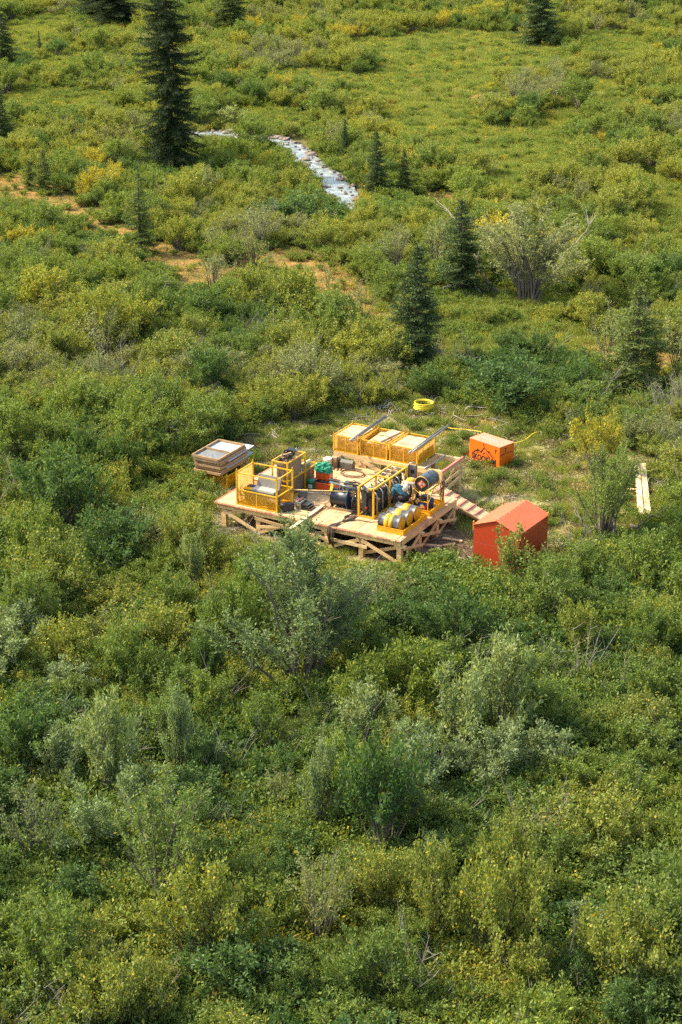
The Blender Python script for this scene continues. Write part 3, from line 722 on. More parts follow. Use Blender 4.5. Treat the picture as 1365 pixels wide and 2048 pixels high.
def deadmesh(seed):
    rng = np.random.RandomState(seed); b = MB()
    for i in range(9):
        a = rng.uniform(0, 6.28); L = rng.uniform(1.0, 2.1); p = Vector((rng.normal() * .08, rng.normal() * .08, 0)); o_ = rng.uniform(.25, .8)
        q = Vector((math.cos(a) * L * o_ * .5, math.sin(a) * L * o_ * .5, L * .6)); e = Vector((math.cos(a + .2) * L * o_, math.sin(a + .2) * L * o_, L))
        b.tube([p, q, e], 0, 4, False, [.02, .012, .004])
        for k in range(5):
            t = rng.uniform(.35, .95); m = p.lerp(q, t * 2) if t < .5 else q.lerp(e, t * 2 - 1); b.tube([m, m + Vector(rng.normal(size=3) * .2) + Vector((0, 0, .25))], 0, 3, False, [.008, .003])
    return b.mesh('dead_stems', 'dead_twig')
DEADI = []
for q_ in (3, 4, 5): DEADI.append(len(protos)); protos.append((deadmesh(q_),))
def pick_key(X, Y, py):
    n = mnoise.noise(Vector((X * .09, Y * .09, 2.))) + R.gauss(0, .22)
    if py > 1130:
        return 'silver' if n > .55 else ('olive' if n > .27 else ('green' if n > -.14 else 'deep'))
    if py > 560:
        return 'grey' if n > .42 else ('olive' if n > .02 else ('green' if n > -.42 else 'deep'))
    return 'grey' if n > .50 else ('olive' if n > -.02 else ('green' if n > -.45 else ('deep' if n > -.6 else 'yellow')))
scored = []
for X, Y, r, dn in cand:
    px, py, s = PX((X, Y, .6)); vis = -20 < px < 1385 and -20 < py < 2110
    scored.append((s * r if vis else 0, X, Y, r, py, px))
scored.sort(reverse=True)
thicket = Scatter('willow_thicket', 'willow and dwarf birch scrub covering the valley floor', protos)
n_ind = 0; SEEN = set()
for sc_, X, Y, r, py, px in scored:
    key = pick_key(X, Y, py); K = KINDS[key]
    sx = r / K['r'] * R.uniform(.9, 1.2); sz = sx * R.choice((R.uniform(.55, .95), R.uniform(.8, 1.5))) * (1.0 if py > 560 else .82)
    cot = (Y - CAM.y) / CAM.z
    for _ in range(3):
        if inpoly(X, Y + .8 * sz * K['h'] * cot, CAMP_POLY) and not inpoly(X, Y, CAMP_POLY) and Y < 6: sz *= .72
    if n_ind < 230 and sc_ > 0:
        reg = region(px, py)
        reg = reg.replace('a little ', '').replace('farther ', 'well ')
        size = 'wide ' if r > 1.5 else ('small ' if r < 1.12 else '')
        lab_ = size + K['look'] + ' ' + reg
        if len(lab_.replace('-', ' ').split()) > 16: lab_ = lab_.replace('well ', '').replace('just ', '')
        if lab_ in SEEN and len(lab_.replace('-', ' ').split()) < 17:
            lab_ = ('taller ' if sz * K['h'] > 1.5 else 'lower ') + lab_
        SEEN.add(lab_)
        bush(key, X, Y, R.uniform(0, 6.28), sx, sz, lab_, 'scrub bushes ' + reg); n_ind += 1
    else:
        thicket.add((X, Y, hgt(X, Y) - .02), R.uniform(0, 6.28), (sx + sz) / 2, R.choice(pidx[key]))
for k in range(230):
    sc_, X, Y, r, py, px = R.choice(scored[:1500]); a = R.uniform(0, 6.28)
    thicket.add((X + math.cos(a) * r * .6, Y + math.sin(a) * r * .6, hgt(X, Y) - .02), a, R.uniform(.6, 1.15), R.choice(DEADI))
thicket.build()
print('bushes', len(scored), 'individual', n_ind)

# low cover, grass, cut brush
cover = Scatter('ground_cover', 'knee-high shrubs and herbs between the bushes', protos)
gm = [[grassmesh(1, 420, .7, .34, 'grass_blade')], [grassmesh(2, 420, .7, .28, 'grass_blade')], [grassmesh(3, 360, .7, .16, 'grass_dry', lean=.9)],
      [grassmesh(4, 300, .6, .12, 'grass_blade', wd=.03, lean=1.2)], [slashmesh(5)], [slashmesh(6)], [leafmesh('litter', NR.normal(size=(160, 3)) * np.array([.4, .4, .03]) + np.array([0, 0, .06]), NR.normal(size=(160, 3)), NR.uniform(.06, .2, 160), NR.uniform(.02, .06, 160), NR, 'slash')]]
grass = Scatter('grass', 'yellow-green grass and trampled stalks', gm)
for k in range(36000):
    Y = -50 + 250 * R.random() ** 1.15; half = 10 + (Y + 74) * .2; X = R.uniform(-half, half)
    px, py, s = PX((X, Y, 0))
    if py < -40: 
        if R.random() < .6: continue
    z = hgt(X, Y)
    incamp = inpoly(X, Y, CAMP_POLY)
    u, v = UVof((X, Y))
    deck = -.4 < u < 8.6 and -.3 < v < 8.2
    if incamp or deck:
        if 10.6 < u < 12.7 and .9 < v < 3.5: continue
        if deck and R.random() < .9: continue
        if math.hypot((u - 8.9) / 1.7, (v - 1.9) / 2.4) < 1 and R.random() < .75: continue
        if -2.2 < v < -.2 and -.5 < u < 9 and R.random() < .5: continue
        q = R.random()
        for t in range(2):
            x, y = X + R.gauss(0, .5), Y + R.gauss(0, .5)
            grass.add((x, y, hgt(x, y) - .01), R.uniform(0, 6.28), R.uniform(.6, 1.0), R.choice((2, 2, 3, 3, 3, 6, 6, 6, 1)))
        if q < .34 and not (-1 < u < 9.5 and -1 < v < 9): cover.add((X, Y, z), R.uniform(0, 6.28), R.uniform(.3, .85), R.choice(pidx['low'] + pidx['low'] + pidx['lowolive'] + pidx['lowyellow'])); 
        continue
    if 15 < Y < 125 and (dstream(X, Y) < .25 or dstream(X, Y + .45 * (Y - CAM.y) / CAM.z) < .1 or dstream(X, Y + 1.1) < .3): continue
    eL = inell(X, Y, LICHEN); eM = inell(X, Y, MEADOW)
    if eL < 1.0:
        q = R.random()
        if q < .48: cover.add((X, Y, z), R.uniform(0, 6.28), R.uniform(.25, .8), R.choice(pidx['lowolive'] + pidx['lowyellow'] + pidx['lowrust'] + pidx['low'] + pidx['low']))
        for t in range(2):
            x, y = X + R.gauss(0, .6), Y + R.gauss(0, .6); grass.add((x, y, hgt(x, y) - .03), R.uniform(0, 6.28), R.uniform(.4, .9), R.choice((2, 3, 2, 6, 3)))
        continue
    if eM < 1.3:
        for t in range(3):
            x, y = X + R.gauss(0, .7), Y + R.gauss(0, .7); z = hgt(x, y)
            if R.random() < .28: cover.add((x, y, z), R.uniform(0, 6.28), R.uniform(.4, 1.1), R.choice(pidx['lowolive'] + pidx['low'] + pidx['low'] + pidx['lowrust'] + pidx['lowyellow']))
            else: grass.add((x, y, z - .02), R.uniform(0, 6.28), R.uniform(.8, 1.4), R.choice((0, 1, 0, 3, 2)))
        continue
    n = mnoise.noise(Vector((X * .12, Y * .12, 6.))) + R.gauss(0, .15)
    key = 'lowdeep' if n < -.12 else ('low' if n < .16 else 'lowolive')
    if key == 'lowdeep' and R.random() < (.7 if py < 1130 else .35): key = 'low'
    q = R.random()
    if q < .035: key = 'lowyellow'
    elif q < .05: key = 'lowrust'
    if q > .86: grass.add((X, Y, z - .02), R.uniform(0, 6.28), R.uniform(.8, 1.3), R.choice((0, 1)))
    cover.add((X, Y, z), R.uniform(0, 6.28), R.uniform(.8, 1.5) if py < 1130 else R.uniform(.9, 2.0), R.choice(pidx[key]))
cover.build()
# cut brush round the edge of the clearing
for i in range(len(CAMP_POLY)):
    a, b = CAMP_POLY[i], CAMP_POLY[(i + 1) % len(CAMP_POLY)]
    n = int(math.hypot(a[0] - b[0], a[1] - b[1]) / .35)
    for k in range(n):
        t = k / n; x = a[0] + (b[0] - a[0]) * t + R.gauss(0, .7); y = a[1] + (b[1] - a[1]) * t + R.gauss(0, .7)
        u, v = UVof((x, y))
        if 10.4 < u < 12.9 and .7 < v < 3.7: continue
        if R.random() < .5: grass.add((x, y, hgt(x, y)), R.uniform(0, 6.28), R.uniform(.5, 1.1), R.choice((4, 5)))
        grass.add((x, y, hgt(x, y)), R.uniform(0, 6.28), R.uniform(.8, 1.3), R.choice((0, 1, 6)))
for k in range(70):
    p = P(R.uniform(-3, 10), R.uniform(-2.5, 11)); grass.add((p.x, p.y, hgt(p.x, p.y)), R.uniform(0, 6.28), R.uniform(.25, .55), R.choice((4, 5)))
grass.build()

# ------------------------------------------------------------------ spruces
def sprucemesh(seed, h, r, mat, dens=1.0, pw=.8, ragged=.25):
    rng = np.random.RandomState(seed); PB = []; DD = []; LL = []; tb = MB(); kb = MB()
    tb.tube([(0, 0, -.1), (rng.normal() * .03, 0, h * .35), (rng.normal() * .04, rng.normal() * .04, h * .7), (0, 0, h)], 0, 7, False, [.024 * h, .019 * h, .010 * h, .004 * h])
    z = h * .05
    while z < h * .985:
        t = z / h; prof = (1 - t) ** pw * (1 if t > .1 else .75 + 2.5 * t)
        nb = int((9 if t < .7 else 7) * dens)
        for k in range(nb):
            a = rng.uniform(0, 6.283); L = r * (prof + .05) * rng.uniform(1 - ragged * 1.4, 1 + ragged) * (1 + .12 * math.sin(a * 2 + z * 1.7))
            if rng.uniform() < .06: L *= .35
            d = np.array([math.cos(a), math.sin(a), 0.]); droop = rng.uniform(.25, .5) * (1 - .7 * t); tip = rng.uniform(.05, .25)
            side = np.array([-d[1], d[0], 0]); p0 = np.array([0, 0, z + rng.normal() * (.05 + .16 * (1 - t))])
            def at(s): return p0 + d * L * s + np.array([0, 0, L * (-droop * s + tip * s ** 3 + .10)])
            kb.tube([at(0), at(.5), at(.95)], 0, 3, False, [.016, .011, .004])
            ns = max(4, int(L / .075))
            for s in np.linspace(.15, 1, ns):
                q = at(s); tw = .32 * L ** .6 * (1.05 - .7 * s) + .06
                for sg in (-1, 1):
                    dirv = d * .75 + side * sg * .85 + np.array([0, 0, -.18 + rng.normal() * .2]); dirv /= np.linalg.norm(dirv)
                    m = max(2, int(tw / .055))
                    for j in range(m):
                        e = q + dirv * tw * (j + rng.uniform(0, 1)) / m
                        PB.append(e); DD.append(dirv + rng.normal(size=3) * .5 + np.array([0, 0, -.1])); LL.append(.13)
                PB.append(q); DD.append(d + rng.normal(size=3) * .4); LL.append(.14)
        z += h * .016 + .09
    for j in range(30):
        PB.append(np.array([0, 0, h * rng.uniform(.93, 1)])); DD.append(rng.normal(size=3) * .6 + np.array([0, 0, .8])); LL.append(.16)
    PB = np.array(PB); DD = np.array(DD); n = len(PB); LL = np.array(LL)
    me = leafmesh('crown', PB, DD, LL * rng.uniform(.7, 1.3, n), .042 * rng.uniform(.7, 1.3, n), rng, mat, cup=.3)
    return me, tb.mesh('trunk', 'bark_spruce'), kb.mesh('branches', 'bark_spruce')
SP = [sprucemesh(3, 6., 1.15, 'needle_mid', ragged=.36, pw=.7), sprucemesh(8, 6., 1.2, 'needle_mid', ragged=.42), sprucemesh(15, 6.5, 1.3, 'needle_light', dens=.75, ragged=.4), sprucemesh(23, 13., 2.3, 'needle', dens=1.35, ragged=.42, pw=.42)]
SPH = [6, 6, 6.5, 13]; SPR = [1.15, 1.2, 1.3, 2.3]
print('spruce leaves', [len(s[0].polygons) for s in SP])
def spruce(px, base, top, wpx, var, label, lean=0.):
    b = G(px, base); h = height_for(px, base, top); s = PX(b)[2]
    o = thing('spruce_tree', label, 'tree', (b.x, b.y, hgt(b.x, b.y)), R.uniform(0, 6.28))
    o.scale = (wpx * 1.12 / s / 2 / SPR[var],) * 2 + (h / SPH[var],); o.rotation_euler.y = lean
    c, t, k = SP[var]; obj('crown', c, o); obj('trunk', t, o); tag(obj('branches', k, o), kind='stuff')
spruce(343, 340, -105, 100, 3, 'tallest dark spruce standing beside the far bend of the stream')
spruce(832, 742, 495, 92, 0, 'dark spruce straight behind the timber pad, nearest of the dark spruces')
spruce(922, 596, 405, 84, 1, 'dark spruce with grey dead limbs across it, beside the big grey willow', -.02)
spruce(1268, 782, 568, 128, 2, 'pale green spruce near the right edge')
spruce(1302, 770, 665, 42, 2, 'small spruce hugging the pale green one at the right edge')
spruce(752, 390, 262, 46, 0, 'medium dark spruce right of the stream')
spruce(808, 392, 302, 34, 1, 'slim spruce right of the medium one by the stream')
spruce(690, 322, 238, 20, 1, 'thinnest small spruce on the right bank of the stream')
spruce(282, 508, 345, 60, 2, 'slender green spruce on the lichen strip below the tallest spruce')
spruce(90, 388, 300, 46, 2, 'small green spruce above the left end of the lichen strip')
spruce(60, 380, 318, 26, 2, 'smallest spruce beside another above the left end of the lichen strip')
spruce(4, 292, 175, 44, 1, 'spruce cut by the left edge below the large corner one')
spruce(10, 142, 25, 62, 0, 'broad dark spruce in the upper left corner')
spruce(232, 52, -130, 100, 3, 'dark spruce at the top edge left of the tallest one')
spruce(184, 42, -110, 60, 1, 'dark spruce at the top edge, left of two')
spruce(465, 58, -60, 70, 0, 'dark spruce at the top edge right of the tallest one')
spruce(1078, 92, -60, 76, 1, 'dark spruce at the top edge in the right half')
spruce(1256, 28, -90, 50, 0, 'dark spruce tip at the top edge near the right corner')
spruce(80, 112, 66, 14, 2, 'tiny spruce sapling in the meadow of the upper left')

# dead limbs round the big grey willow and elsewhere
def limb(name, label, pts, r, twigs=4, seed=0, mat='dead_wood', cat='dead branch', group=None):
    rr = random.Random(seed); W = [Vector(p) for p in pts]; base = W[0].copy()
    o = thing(name, label, cat, (base.x, base.y, base.z), 0, group)
    L = [p - base for p in W]; P2 = []
    for i in range(len(L) - 1):
        for k in range(4):
            t = k / 4; q = L[i].lerp(L[i + 1], t); P2.append(q + Vector((rr.gauss(0, 1), rr.gauss(0, 1), rr.gauss(0, 1))) * r * .8)
    P2.append(L[-1]); n = len(P2)
    b = MB(); b.tube(P2, 0, 6, True, [r * (1 - .8 * i / (n - 1)) for i in range(n)]); b.build('limb', mat, o)
    for k in range(twigs):
        i = rr.randrange(n // 3, n - 1); q = P2[i]; d = (P2[i + 1] - P2[i]).normalized() + Vector((rr.gauss(0, .6), rr.gauss(0, .6), rr.gauss(.1, .5)))
        Lw = rr.uniform(.3, .9); b = MB(); b.tube([q, q + d * Lw * .5, q + d * Lw + Vector((0, 0, rr.uniform(-.1, .2)))], 0, 4, False, [r * .35, r * .22, r * .08]); b.build('twig', mat, o)
    return o
def GZ(px, py, z): return G(px, py, z)
limb('dead_branch', 'long dark dead limb leaning left across the second spruce', [GZ(1000, 590, .2), GZ(960, 540, 1.3), GZ(935, 480, 2.4), GZ(915, 425, 3.6)], .10, 7, 1, 'twig_grey')
limb('dead_branch', 'pale bare limb leaning right above the pool', [GZ(1100, 560, .6), GZ(1125, 515, 1.3), GZ(1160, 478, 2.0), GZ(1185, 440, 2.6)], .055, 6, 2)
limb('dead_branch', 'bleached branch arching low over the second spruce foot', [GZ(968, 595, .2), GZ(945, 567, .8), GZ(915, 565, .9), GZ(885, 575, .5)], .05, 4, 3)
limb('dead_branch', 'bleached forked branch lying under the big grey willow', [GZ(1062, 612, .1), GZ(1074, 590, .5), GZ(1070, 600, .3), GZ(1085, 618, .1)], .04, 3, 4)
limb('dead_branch', 'grey fallen branch lying left of the big grey willow', [GZ(1030, 600, .2), GZ(990, 575, .5), GZ(950, 590, .3), GZ(905, 600, .1)], .05, 5, 5)
limb('dead_branch', 'thin bare branches rising above the second spruce', [GZ(935, 480, 1.6), GZ(905, 430, 2.4), GZ(870, 395, 3.)], .03, 6, 6)
limb('dead_branch', 'dark fallen limb at the foot of the open willow by the boards', [GZ(1262, 1050, .35), GZ(1290, 1062, .25), GZ(1315, 1075, .12), GZ(1340, 1082, .08)], .07, 5, 7, 'twig_grey')
limb('dead_branch', 'slim bent limb leaning right from the open willow by the boards', [GZ(1245, 1098, .1), GZ(1275, 1055, .6), GZ(1310, 1030, .9), GZ(1350, 1010, 1.1)], .04, 6, 8, 'twig_grey')
limb('dead_branch', 'forked dark limb leaning left from the open willow by the boards', [GZ(1205, 1095, .1), GZ(1180, 1060, .6), GZ(1160, 1035, 1.0), GZ(1142, 1012, 1.2)], .06, 6, 9, 'twig_grey')
limb('dead_branch', 'dark upright limb in the middle of the open willow by the boards', [GZ(1228, 1098, .1), GZ(1230, 1040, 1.1), GZ(1218, 990, 2.1), GZ(1220, 950, 3.)], .07, 8, 10, 'twig_grey')
limb('dead_branch', 'pale curved dead branch left of the foot of the tall silvery willow', [GZ(545, 1325, .2), GZ(500, 1310, .6), GZ(470, 1303, .8), GZ(455, 1315, .6)], .03, 3, 11)
limb('dead_branch', 'bare broken branches in the dark gap of the lower left', [GZ(380, 1850, .6), GZ(400, 1810, 1.0), GZ(430, 1830, .9), GZ(445, 1860, .7)], .025, 7, 12)
limb('dead_branch', 'bleached branch in the scrub at the lower right', [GZ(1300, 1640, .7), GZ(1330, 1660, .7), GZ(1360, 1680, .7)], .03, 6, 13)
limb('dead_branch', 'thin pale branch on the cut edge left of the pale timber trays', [GZ(395, 880, .5), GZ(360, 900, .4), GZ(330, 925, .3)], .025, 5, 14)
#CAMP#
# ------------------------------------------------------------------ timber pad
rr = random.Random(21)
pad = camp('timber_platform', 'large low timber drilling pad on square posts carrying the machines', 'platform', 0, 0, 0)
def plankmesh(wd, L, th, mat): return MB().box((0, 0, 0), (wd, L, th)).mesh('plank', mat)
pw = .196; n_pl = 42; pm = [plankmesh(pw - .007, 4.93, .05, 'timber_deck'), plankmesh(pw - .013, 4.90, .05, 'timber_deck')]
for i in range(n_pl):
    u = .1 + i * pw + rr.gauss(0, .0015)
    obj('plank', pm[rr.random() < .35], pad, (u, 2.45 + rr.gauss(0, .012), .975 + rr.gauss(0, .0025)), (rr.gauss(0, .0008), 0, rr.gauss(0, .0009)))
pm2 = [plankmesh(1.16, pw - .008, .05, 'timber_deck')]
pmx = MB().box((0, 0, 0), (2.56, pw - .008, .05)).mesh('plank', 'timber_deck')
for r_ in range(6):            # rear extension, boards lying the other way
    for c_ in range(2):
        obj('plank', pmx, pad, (1.9 + 1.28 + c_ * 2.575 + rr.gauss(0, .01), 5.01 + r_ * pw, .976 + rr.gauss(0, .002)), (0, 0, rr.gauss(0, .0008)))
def beam(name, a, b, wd, ht, par, mat='timber_beam'):
    return MB().bar(a, b, wd, ht).build(name, mat, par)
# stringers and fascia
for v in (.09, 1.72, 3.3, 4.78):
    beam('stringer', (.12, v, .85), (8.2, v, .85), .09 if v > .1 else .05, .19, pad)
for u in (.06, 2.0, 4.1, 6.2, 8.2):
    beam('joist', (u, .16, .845), (u, 4.84, .845), .05, .195, pad)
beam('joist', (1.9, 4.85, .85), (1.9, 6.02, .85), .05, .19, pad); beam('joist', (7.0, 4.85, .85), (7.0, 6.02, .85), .05, .19, pad)
beam('stringer', (1.9, 5.98, .845), (7.0, 5.98, .845), .05, .19, pad)
us = (.38, 1.95, 3.45, 5.0, 6.5, 8.12); vs = (.2, 1.72, 3.2, 4.66)
for i, u in enumerate(us):
    for j, v in enumerate(vs):
        beam('post', (u, v, -.15), (u, v, .66), .19, .19, pad)
        beam('bearer_block', (u - .26 + .04, v + .001, .705), (u + .24, v + .001, .705), .16, .085, pad)
for i in range(5):             # braces along the front and rear
    for v in (.085, 4.79):
        a, b = (us[i], us[i + 1])
        if i % 2 == 0 or i == 4: beam('brace', (a + .05, v - .02, .68), (b - .05, v - .02, .08), .04, .13, pad)
        if i in (1, 3): beam('brace', (a + .05, v - .02, .08), (b - .05, v - .02, .68), .04, .13, pad)
        if i in (2, 4): beam('brace', (a + .05, v + .235, .08), (b - .05, v + .235, .62), .04, .13, pad)
beam('brace', (us[1], .04, .30), (us[2], .04, .62), .04, .12, pad); beam('brace', (us[3], .03, .47), (us[4] + .3, .03, .44), .04, .12, pad); beam('brace', (us[1] - .1, .03, .66), (us[3], .03, .42), .04, .12, pad)
for j in range(3):             # right-hand side
    a, b = vs[j], vs[j + 1]; x = 8.12 + .12
    beam('brace', (x, a + .02, .12), (x, b - .0, .70), .04, .11, pad); beam('brace', (x + .045, a, .62), (x + .045, b + .05, .22), .04, .11, pad)
    x2 = .38 - .12; beam('brace', (x2, a, .62), (x2, b, .12), .04, .11, pad)
for v in (1.72, 3.2):
    for i in (0, 2, 4): beam('brace', (us[i], v + .12, .1), (us[i + 1], v + .12, .62), .04, .13, pad)
# sprayed edge lines, thin sheets just above the planks
def sprayline(a, b, wd, z=1.0065):
    a, b = Vector(a), Vector(b); d = (b - a).normalized(); n = Vector((-d.y, d.x, 0)) * wd / 2; N = 60; v = []; f = []
    for k in range(N + 1):
        p = a.lerp(b, k / N); q = 1 + .35 * mnoise.noise(Vector((k * .9, wd * 9, 0)))
        v += [p + n * q + Vector((0, 0, z)), p - n + Vector((0, 0, z))]
    f = [(2 * k, 2 * k + 1, 2 * k + 3, 2 * k + 2) for k in range(N)]
    return MB().add(v, f).build('painted_line', 'red_spray', pad)
sprayline((.03, .035, 0), (8.2, .035, 0), .05); sprayline((8.19, .1, 0), (8.19, 4.8, 0), .035); sprayline((8.02, .1, 0), (8.02, 4.8, 0), .05); sprayline((.04, .1, 0), (.04, 4.85, 0), .06); sprayline((1.94, 4.95, 0), (1.94, 6.05, 0), .08)
MB().box((4.1, -.028, .965), (8.1, .006, .02)).build('painted_line', 'red_spray', pad)
tag(MB().box((0, 0, 0), (.14, 2.6, .045), rotmat(math.radians(-2))).build('loose_plank', 'timber_pale'), 'loose pale plank sticking out over the front edge of the pad', 'plank')
o = bpy.data.objects['loose_plank']; o.location = P(4.08, .22, 1.075); o.rotation_euler = (0, 0, UA + math.radians(2)); o.rotation_euler.x = math.radians(2.0)

# ------------------------------------------------------------------ rear rack with baskets
rack = camp('timber_rack', 'raised timber rack behind the pad carrying three yellow baskets', 'platform', 0, 0, 0)
T = 1.5
for v in (6.14, 7.82): beam('beam', (2.0, v, T - .1), (6.93, v, T - .1), .14, .2, rack, 'timber_beam')
for u in (2.03, 2.95, 4.0, 5.0, 5.9): beam('cross_beam', (u, 6.2, T - .11), (u, 7.75, T - .11), .12, .17, rack)
beam('cross_beam', (6.93, 6.05, T - .09), (6.93, 8.02, T - .09), .09, .19, rack)
MB().box((6.93, 7.03, T + .008), (.085, 1.96, .008)).build('painted_line', 'pink_spray', rack)
MB().box((6.979, 7.03, T - .03), (.004, 1.96, .06)).build('painted_line', 'pink_spray', rack)
for u in (2.15, 3.4, 4.65, 5.75, 6.85):
    for v in (6.15, 7.8): beam('post', (u, v, -.1), (u, v, T - .205), .19, .19, rack)
for (a, b) in (((2.25, 6.03, .5), (3.3, 6.03, 1.2)), ((3.2, 6.03, 1.38), (4.5, 6.03, .9)), ((4.75, 6.03, 1.28), (5.7, 6.03, .8)), ((2.3, 7.68, .5), (3.4, 7.68, 1.25)), ((3.5, 7.68, 1.2), (4.6, 7.68, .4)), ((4.7, 7.68, .4), (5.7, 7.68, 1.2)), ((5.8, 7.68, .9), (6.8, 7.68, .3)), ((5.8, 6.04, .6), (6.8, 6.04, 1.25)),
               ((6.98, 6.2, .95), (6.98, 7.95, 1.02)), ((7.03, 6.15, .62), (7.03, 8.0, .86)), ((6.75, 6.2, 1.05), (6.75, 7.7, .35)), ((6.75, 6.2, .3), (6.75, 7.7, 1.1)), ((2.05, 6.2, 1.2), (2.05, 7.7, .4))):
    beam('brace', a, b, .04, .13, rack)

def expanded(par, w_, h_, origin, ax, name='mesh_panel', cell=.055, th=.02):
    """diamond wire panel, w along ax, h up"""
    b = MB(); ax = Vector(ax); o0 = Vector(origin); nn = int((w_ + h_) / cell)
    for s in (0, 1):
        for k in range(1, nn):
            c = k * cell
            p = [(max(0, c - h_), min(c, h_)), (min(c, w_), max(0, c - w_))]
            pts = []
            for (x, z) in p:
                if s: x = w_ - x
                pts.append(o0 + ax * x + Vector((0, 0, z)))
            if (pts[0] - pts[1]).length > .02: b.bar(pts[0], pts[1], .006, th, up=(ax.y, -ax.x, .01))
    return b.build(name, 'yellow_mesh', par)
def basket(name, label, u, v, z, W, D, H, rot=0., group=None, tall=0.):
    o = camp(name, label, 'basket', u, v, z, rot, group)
    for (x, y) in ((0, 0), (W, 0), (0, D), (W, D)):
        MB().box((x, y, (H + tall) / 2 + .02), (.05, .05, H + tall + .04)).build('corner_post', 'yellow_paint', o)
        MB().box((x, y, H + tall + .08), (.014, .07, .09)).build('lifting_lug', 'yellow_paint', o)
    for zz in (.03, H):
        for a, b in (((0, 0), (W, 0)), ((0, D), (W, D)), ((0, 0), (0, D)), ((W, 0), (W, D))):
            MB().bar((a[0], a[1], zz), (b[0], b[1], zz), .032).build('rail', 'yellow_paint', o)
    for y in (0, D): MB().box((W / 2, y, H / 2), (.03, .03, H)).build('upright', 'yellow_paint', o)
    for x in (0, W):
        for f in (.33, .67): MB().box((x, D * f, H / 2), (.03, .03, H)).build('upright', 'yellow_paint', o)
    for y in (0, D): expanded(o, W, H, (0, y, 0), (1, 0, 0))
    for x in (0, W): expanded(o, D, H, (x, 0, 0), (0, 1, 0))
    MB().box((W / 2, D / 2, .02), (W, D, .02)).build('floor_plate', 'yellow_mesh', o)
    return o
gB = 'yellow mesh baskets on the rear rack'
basket('mesh_basket', 'left yellow mesh basket on the rack, holding a wrapped timber bundle', 1.98, 6.1, T, 1.12, 1.6, .69, 0, gB)
basket('mesh_basket', 'middle yellow mesh basket on the rack, heaped with loose boards', 3.2, 6.16, T, 1.2, 1.55, .69, 0, gB)
basket('mesh_basket', 'right yellow mesh basket on the rack, with long rods across its corner', 4.55, 6.18, T, 1.22, 1.6, .69, 0, gB)
def boards(label, u, v, z, rot, rows, L, wd, th, tilt=0, mat='timber_new', jit=.02, group='lumber in the baskets'):
    o = camp('lumber_bundle', label, 'lumber', u, v, z, rot, group); me = MB().box((0, 0, 0), (wd - .006, L, th - .003)).mesh('board', mat)
    for k, n in enumerate(rows):
        for i in range(n): obj('board', me, o, ((i - (n - 1) / 2) * wd, rr.gauss(0, jit), th * (k + .5)), (0, 0, rr.gauss(0, .01)))
    o.rotation_euler.y = tilt
    return o
o = boards('strapped bundle of short boards filling the left basket', 2.52, 6.95, T + .04, 0, (5, 5, 5, 5, 5, 5, 5, 5), 1.35, .19, .078); 
for y in (-.35, .4): MB().tube([(-.5, y, .0), (-.5, y, .64), (.5, y, .64), (.5, y, .0)], .008, 4).build('strap', 'black_paint', o)
boards('loose lower layers of boards in the middle basket', 3.8, 6.95, T + .04, .05, (5, 5, 5, 5, 5, 4), 1.4, .2, .09)
o = boards('three thick boards lying crooked on top of the middle basket', 3.95, 7.0, T + .60, -.12, (3, 2), 1.4, .22, .07)
MB().tube([(-.36, -.2, -.02), (-.3, -.2, .15), (.3, -.15, .16), (.37, -.12, -.02)], .012, 5).build('strap', 'black_paint', o)
o = boards('strapped bundle of short boards filling the right basket', 5.1, 6.95, T + .04, -.04, (5, 5, 5, 5, 5, 5, 5, 5), 1.3, .19, .078)
for y in (-.45, -.3): MB().tube([(-.5, y, .0), (-.5, y, .64), (.5, y, .66), (.5, y, .0)], .008, 4).build('strap', 'black_paint', o)
def rods(label, pts2, z, n, r, L, rot, u, v, tilt=0., group=None, mat='rod_steel', cat='drill rods'):
    o = camp('drill_rods', label, cat, u, v, z, rot, group); me = MB().tube([(0, -L / 2, 0), (0, L / 2, 0)], r, 8).mesh('rod', mat)
    me2 = MB().tube([(0, -L / 2, 0), (0, L / 2, 0)], r * 1.15, 8).mesh('rod', 'steel')
    for k in range(n):
        q = obj('rod', me if rr.random() < .6 else me2, o, ((k % 3 - 1) * r * 2.9 + rr.gauss(0, r * .3), rr.gauss(0, .12), (k // 3) * r * 1.9 + r), (0, 0, rr.gauss(0, .006)))
    if n > 1:
        for y in (-L * .28, L * .25): MB().tube([(-r * 3.3, y, 0), (-r * 3.3, y, r * 4), (r * 3.3, y, r * 4), (r * 3.3, y, 0), (-r * 3.3, y, 0)], .01, 4).build('tie', 'black_paint', o)
    o.rotation_euler.x = tilt; return o
rods('bundle of brown steel rods laid across the left basket', 0, T + .76, 5, .019, 2.9, -.02, 3.0, 7.25, .06)
rods('bundle of steel rods laid across the corner of the right basket', 0, T + .76, 6, .019, 3.1, -.02, 5.75, 7.35, .05)
o = rods('single dark steel pipe lying on the open right end of the rack', 0, T + .0, 1, .035, 1.75, -.04, 6.35, 7.0)

